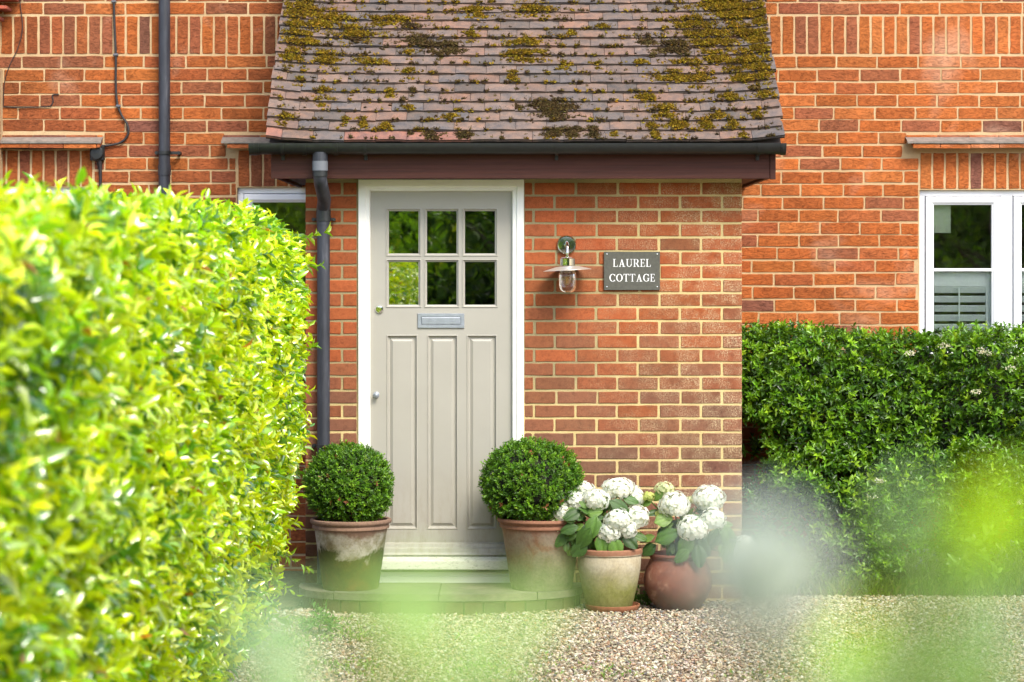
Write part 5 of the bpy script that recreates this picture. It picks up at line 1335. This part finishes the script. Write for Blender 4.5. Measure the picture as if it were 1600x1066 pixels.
# ---- low plants in the bed
def lavender(px, py, label, h, seed, Y=.36, n_=150):
    r = np.random.default_rng(seed); c = PX(px, py, Y); c.z = .01
    root = empty('lavender', tuple(c)); tag(root, label, 'lavender', 'lavender clumps in the flower bed')
    g = MB(); a = r.uniform(0, 6.28, n_); q = r.random(n_) ** .5
    B, Dd = [], []
    for i in range(n_):
        d_ = Vector((math.cos(a[i]) * q[i] * .55, math.sin(a[i]) * q[i] * .4, 1)).normalized(); hh = h * r.uniform(.6, 1.1)
        b0 = c + Vector((d_.x * .08, d_.y * .08, 0)); g.tube([b0, b0 + d_ * hh], [.0016, .0010], 4, caps=False)
        for k in range(15): B.append(tuple(b0 + d_ * hh * (k / 15))); Dd.append((d_.x + r.normal(0, .55), d_.y + r.normal(0, .55), 1.0))
    g.build('stems', M['twig'], root)
    m_ = len(B); V, fs = place_leaves(np.array(B), np.array(Dd), r.normal(0, 1, (m_, 3)), r.uniform(.018, .034, m_), np.full(m_, .0042), LEAF_S)
    cloud('leaves', V, fs, M['shrub_leaf'], root, pal(m_, [lin(122, 136, 104), lin(104, 124, 84), lin(146, 158, 126)], None, .08, r))
    tips = np.array(B)[14::15]; tips = tips[r.random(len(tips)) < .2][:14]
    for tp in tips:
        q_ = tp + r.normal(0, 1, (10, 3)) * np.array([.002, .002, .009]) + np.array([0, 0, .014])
        V, fs = place_leaves(q_, r.normal(0, 1, q_.shape), r.normal(0, 1, q_.shape), np.full(10, .011), np.full(10, .008), LEAF_S)
        cloud('flower_spike', V, fs, M['petal'], root, pal(10, [lin(138, 126, 168), lin(118, 108, 150)], None, .1, r))
lavender(1238, 925, 'grey-green lavender clump nearest the porch corner', .24, 1)
lavender(1440, 922, 'grey-green lavender clump in the middle of the bed below the shrub', .22, 2, n_=120)
lavender(1588, 922, 'grey-green lavender clump at the right edge of the photo', .26, 3, n_=120)
def leafy(name, label, cat, px, Y, rad, h, n_, ll, lw, colsx, seed, zc=None, grp=None):
    r = np.random.default_rng(seed); c = PX(px, 500, Y); c.z = .01
    root = empty(name, tuple(c)); tag(root, label, cat, grp)
    v = unit(r.normal(0, 1, (n_, 3))); v[:, 2] = np.abs(v[:, 2]); P = np.array([c.x, c.y, .01]) + v * np.array([rad, rad * .7, h]) * r.uniform(.3, 1, (n_, 1))
    ba, di, no, L, W, t = shoots(P, v + np.array([0, 0, .6]) + r.normal(0, .3, (n_, 3)), 6, ll * 1.2, ll, lw, 1, r)
    V, fs = place_leaves(ba, di, no, L, W, LEAF_M); cloud('leaves', V, fs, M['shrub_leaf'], root, pal(len(L), colsx, None, .12, r))
    g = MB()
    for p in P[::3]: g.tube([(c.x + (p[0] - c.x) * .2, c.y + (p[1] - c.y) * .2, 0), tuple(p)], [.003, .0015], 4)
    g.build('stems', M['twig'], root); return root
leafy('low_shrub', 'small lime-leaved shrub between the lavender clumps', 'shrub', 1352, .34, .17, .20, 150, .028, .6, [lin(120, 160, 44), lin(98, 140, 40), lin(140, 176, 60)], 41)
leafy('weed', 'small green weed growing between the two hydrangea pots', 'weed', 1006, -.18, .075, .085, 60, .02, .5, [lin(74, 120, 36), lin(92, 138, 44)], 42, grp='weeds in the gravel')
leafy('weed', 'small leafy weed in the gravel in front of the doorstep at left', 'weed', 500, -1.25, .08, .09, 22, .045, .34, [lin(110, 150, 60), lin(90, 134, 52)], 43, grp='weeds in the gravel')
leafy('broad_leaved_plant', 'broad-leaved dark plant at the foot of the shrub', 'plant', 1275, .5, .14, .16, 14, .10, .6, [lin(84, 110, 62), lin(70, 98, 54)], 44)
leafy('broad_leaved_plant', 'tall pale green broad-leaved plant rising in front of the shrub at right', 'plant', 1520, .3, .16, .52, 36, .07, .55, [lin(120, 156, 60), lin(100, 140, 52)], 45)
# creeping greenery at the foot of the hedge and scattered moss in gravel: nobody could count it
r = np.random.default_rng(5); n_ = 15000
gx = np.concatenate([-1.15 + np.abs(r.normal(0, .22, 6500)), r.uniform(-1.2, 2.9, 5000), r.normal(-.15, .45, 3500)]); gy = np.concatenate([r.uniform(-3.3, -.7, 6500), r.uniform(-3.2, -.6, 5000), r.normal(-2.3, .5, 3500)])
mask = snoise(np.stack([gx, gy, gx * 0], 1), 3.2, 77) + r.normal(0, .25, len(gx)) > np.where(gx < -.6, -.2, .45)
gx, gy = gx[mask], gy[mask]
P = np.stack([gx, gy, np.full(len(gx), .002)], 1); n_ = len(P)
V, fs = place_leaves(P, r.normal(0, .7, (n_, 3)) + np.array([0, 0, .7]), r.normal(0, .5, (n_, 3)) + np.array([0, -.4, .8]), r.uniform(.012, .032, n_), r.uniform(.005, .012, n_), LEAF_S)
tag(cloud('ground_cover', V, fs, M['shrub_leaf'], None, pal(n_, [lin(110, 140, 60), lin(132, 158, 76), lin(92, 124, 52), lin(150, 166, 90)], None, .12, r)), 'patchy low green weeds creeping through the gravel', 'ground cover', kind='stuff')

# ================================================================== FOREGROUND PLANTS, just in front of the camera, out of focus
M['near_leaf'] = leafmat('near_leaf', .4, (1.2, 1.2, .45), .4, .4, 10)
def near_plant(name, label, cat, dist, leaves, flowers, foot, cols_, seed, grp=None):
    """leaves: (px,py,size m,dirdeg); stands on the ground dist metres from the camera"""
    r = np.random.default_rng(seed); KD = .5 / dist; dist = .5; leaves = [(a_, b_, c_ * KD * .9, d_) for (a_, b_, c_, d_) in leaves]; flowers = [(a_, b_, c_ * KD * .85) for (a_, b_, c_) in flowers]; Y = -D + dist; rr = random.Random(seed)
    f0 = Vector((X_(foot, Y), Y, 0)); root = empty(name, tuple(f0)); tag(root, label, cat, grp)
    B, Dd, Nn, L, W = [], [], [], [], []; g = MB()
    top = []
    for (px, py, ln, an) in leaves:
        Yj = Y + rr.uniform(-.05, .05); c = PX(px, py, Yj); a = R(an); d_ = Vector((math.cos(a), rr.uniform(-.3, .3), math.sin(a)))
        B.append(tuple(c - d_ * ln * .5)); Dd.append(tuple(d_)); Nn.append((rr.uniform(-.3, .3), -1, .5)); L.append(ln); W.append(ln * .5); top.append(c - d_ * ln * .5)
    node = Vector((f0.x, Y, HC - .42)); g.tube([f0, (f0 + node) / 2 + Vector((.01, 0, 0)), node], [.0026, .0022, .0018], 7)
    for t_ in top: g.tube(curve_pts([node, (node + t_) / 2 + Vector((0, 0, -.02)), t_], 4), [.0010] * 8 + [.0006], 5)
    V, fs = place_leaves(np.array(B), np.array(Dd), np.array(Nn), np.array(L), np.array(W), LEAF_L)
    cloud('leaves', V, fs, M['near_leaf'], root, pal(len(B), cols_, None, .08, r))
    for i, (px, py, rad) in enumerate(flowers):
        c = PX(px, py, Y); flower_head(tuple(c), (rad, rad, rad * .9), seed * 9 + i, (.90, .93, .92), root); g.tube(curve_pts([node, (node + c) / 2, c], 4), [.0012] * 9, 5)
    g.build('stems', M['twig'], root); return root
GRN = [lin(150, 190, 100), lin(168, 204, 122)]; PAL = [lin(176, 206, 160), lin(164, 198, 150)]; LIM = [lin(170, 204, 10), lin(156, 198, 16)]; MID = [lin(132, 176, 84), lin(150, 190, 106)]
G_ = 'blurred plants close to the camera'
near_plant('foreground_plant', 'blurred pale green leaves close to the camera at lower left', 'plant', .95, [(400, 960, .026, 60), (430, 1000, .032, 100), (455, 1040, .034, 80), (420, 1070, .034, 120), (470, 1085, .034, 60), (480, 960, .018, 40)], [], 440, PAL, 61, G_)
near_plant('foreground_plant', 'blurred fresh green leaves close to the camera in front of the doorstep', 'plant', .95, [(560, 925, .024, 160), (640, 915, .028, 30), (690, 935, .028, 0), (650, 965, .030, 60), (760, 1050, .034, 60), (790, 990, .030, 75), (740, 1080, .036, 80), (840, 930, .024, 40), (610, 1000, .022, 90), (820, 965, .026, 60), (700, 1000, .026, 80), (600, 955, .022, 20), (880, 945, .016, 10), (640, 1060, .024, 100)], [], 700, GRN, 62, G_)
near_plant('foreground_plant', 'blurred leafy mass close to the camera with lime green tips at lower right', 'plant', .95, [(1540, 790, .032, 50), (1515, 830, .030, 70), (1575, 825, .030, 60), (1560, 870, .026, 60), (1590, 780, .024, 60), (1330, 985, .026, 60), (1310, 1010, .022, 40)], [], 1500, LIM, 63, G_)
near_plant('foreground_plant', 'blurred mid green leaves close to the camera below the lime tips', 'plant', 1.0, [(1350, 1040, .034, 90), (1400, 1060, .036, 70), (1310, 1075, .034, 100), (1450, 1040, .030, 80), (1480, 960, .024, 80), (1430, 990, .026, 60), (1500, 1070, .032, 80), (1550, 1080, .030, 60), (1280, 1055, .026, 120), (1470, 890, .020, 80), (1540, 930, .018, 80), (1425, 800, .018, 60), (1445, 840, .016, 80)], [], 1440, MID, 64, G_)
near_plant('foreground_plant', 'blurred pale silvery leaves close to the camera at the right edge', 'plant', 1.0, [(1590, 960, .028, 90), (1560, 1000, .026, 80), (1400, 800, .022, 70), (1430, 775, .018, 90), (1240, 950, .020, 60)], [], 1560, PAL, 66, G_)
near_plant('foreground_flower', 'blurred white bloom close to the camera below the drooping hydrangea', 'flower', .9, [(1235, 925, .012, 60), (1150, 955, .010, 110)], [(1188, 888, .0058)], 1200, PAL, 65)

# ================================================================== TREES BEHIND THE CAMERA (mirrored in the glass)
M['tree_leaf'] = leafmat('tree_leaf', .5, (1.4, 1.4, .3), .4, .4, 3)
def tree(cx, cy, h, rad, label, seed, cols_):
    r = np.random.default_rng(seed); root = empty('garden_tree', (cx, cy, 0)); tag(root, label, 'tree', 'trees behind the camera mirrored in the glass')
    g = MB(); rr = random.Random(seed)
    g.tube([(cx, cy, 0), (cx + .08, cy, h * .3), (cx - .05, cy + .05, h * .75)], [.14, .11, .04], 9)
    for _ in range(9):
        a = rr.uniform(0, 6.28); z0 = rr.uniform(.2, .6) * h; g.tube([(cx, cy, z0), (cx + math.cos(a) * rad * .4, cy + math.sin(a) * rad * .4, z0 + h * .12), (cx + math.cos(a) * rad * .8, cy + math.sin(a) * rad * .8, z0 + h * .2)], [.05, .03, .012], 6)
    g.build('trunk', M['bark'], root, True)
    n_ = 70; cen = unit(r.normal(0, 1, (n_, 3))) * r.uniform(.45, 1, (n_, 1)) * np.array([rad, rad, h * .45]) + np.array([cx, cy, h * .52])
    P = np.repeat(cen, 34, 0) + r.normal(0, 1, (n_ * 34, 3)) * .26; P = P[P[:, 2] > .1]
    ba, di, no, L, W, t = shoots(P, r.normal(0, 1, P.shape) + np.array([0, 0, .5]), 5, .14, .10, .5, 1, r)
    V, fs = place_leaves(ba, di, no, L, W, LEAF_S); sh = np.repeat(pal(n_, cols_, None, .2, r), 34, 0)[:len(P)]
    cloud('crown', V, fs, M['tree_leaf'], root, np.clip(np.repeat(sh, 5, 0), 0, 1))
TG = [lin(70, 104, 30), lin(96, 134, 36), lin(124, 158, 40), lin(52, 80, 28)]
tree(-2.6, -19, 4.2, 1.7, 'round leafy garden tree behind the camera mirrored low in the door glass', 1, [lin(120, 160, 36), lin(140, 178, 40)])
tree(.2, -22.5, 6.5, 2.5, 'taller dark garden tree behind the camera mirrored in the middle door panes', 2, TG)
tree(3.4, -20.5, 5.2, 2.0, 'broad garden tree behind the camera mirrored in the right-hand door panes', 3, TG)
tree(7.2, -21.5, 5.8, 2.4, 'garden tree behind the camera mirrored in the white casement window', 4, TG)

r = np.random.default_rng(321); bh = empty('garden_hedge', (2, -27, 0)); tag(bh, 'tall dark garden hedge far behind the camera, mirrored in all the window glass', 'hedge')
n_ = 16000; P = np.stack([r.uniform(-9, 15, n_), -27 + r.normal(0, .25, n_), r.uniform(0, 6.5, n_)], 1); P[:, 1] += .5 * snoise(P, .9, 4)
ba, di, no, L, W, t = shoots(P, r.normal(0, .6, P.shape) + np.array([0, 1, .5]), 5, .2, .16, .55, 1, r)
V, fs = place_leaves(ba, di, no, L, W, LEAF_S); cc = pal(len(L), TG, None, .15, r) * (1 + .4 * snoise(ba, 1.1, 6))[:, None]
cloud('foliage', V, fs, M['tree_leaf'], bh, np.clip(cc, .005, 1))
g = MB(); g.box(-9, 15, -27.8, -27.4, 0, 6.2); g.build('inner_growth', M['dark_twig'], bh)

# fallen leaf and petal litter on the gravel
r = np.random.default_rng(64); n_ = 420
P = np.stack([r.uniform(-1.2, 2.9, n_), r.uniform(-3.2, -.02, n_), np.full(n_, .014)], 1); ok = ~((P[:, 0] < .42) & (P[:, 1] > -.56)); P = P[ok]; n_ = len(P)
V, fs = place_leaves(P, r.normal(0, 1, (n_, 3)) * np.array([1, 1, .2]), np.tile([[0, 0, 1.]], (n_, 1)) + r.normal(0, .3, (n_, 3)), r.uniform(.012, .03, n_), r.uniform(.006, .014, n_), LEAF_M)
tag(cloud('leaf_litter', V, fs, M['shrub_leaf'], None, pal(n_, [lin(112, 84, 50), lin(90, 70, 44), lin(150, 130, 70), lin(190, 184, 160)], [3, 3, 2, 1], .1, r)), 'scattered brown leaf litter lying on the gravel', 'leaf litter', kind='stuff')

r = np.random.default_rng(71); n_ = 2600; gx = r.uniform(1.3, 4.2, n_); k_ = snoise(np.stack([gx, gx * 0, gx * 0], 1), 4, 12) + r.normal(0, .4, n_) > .1; gx = gx[k_]; n_ = len(gx)
P = np.stack([gx, .24 + np.abs(r.normal(0, .07, n_)) - .06, np.full(n_, .01)], 1)
V, fs = place_leaves(P, np.stack([r.normal(0, .35, n_), r.normal(-.15, .3, n_), np.ones(n_)], 1), r.normal(0, 1, (n_, 3)), r.uniform(.04, .12, n_), r.uniform(.003, .006, n_), LEAF_M)
tag(cloud('grass', V, fs, M['shrub_leaf'], None, pal(n_, [lin(104, 134, 52), lin(86, 118, 44), lin(132, 148, 78)], None, .12, r)), 'loose grass fringing the edging board of the bed', 'grass', kind='stuff')
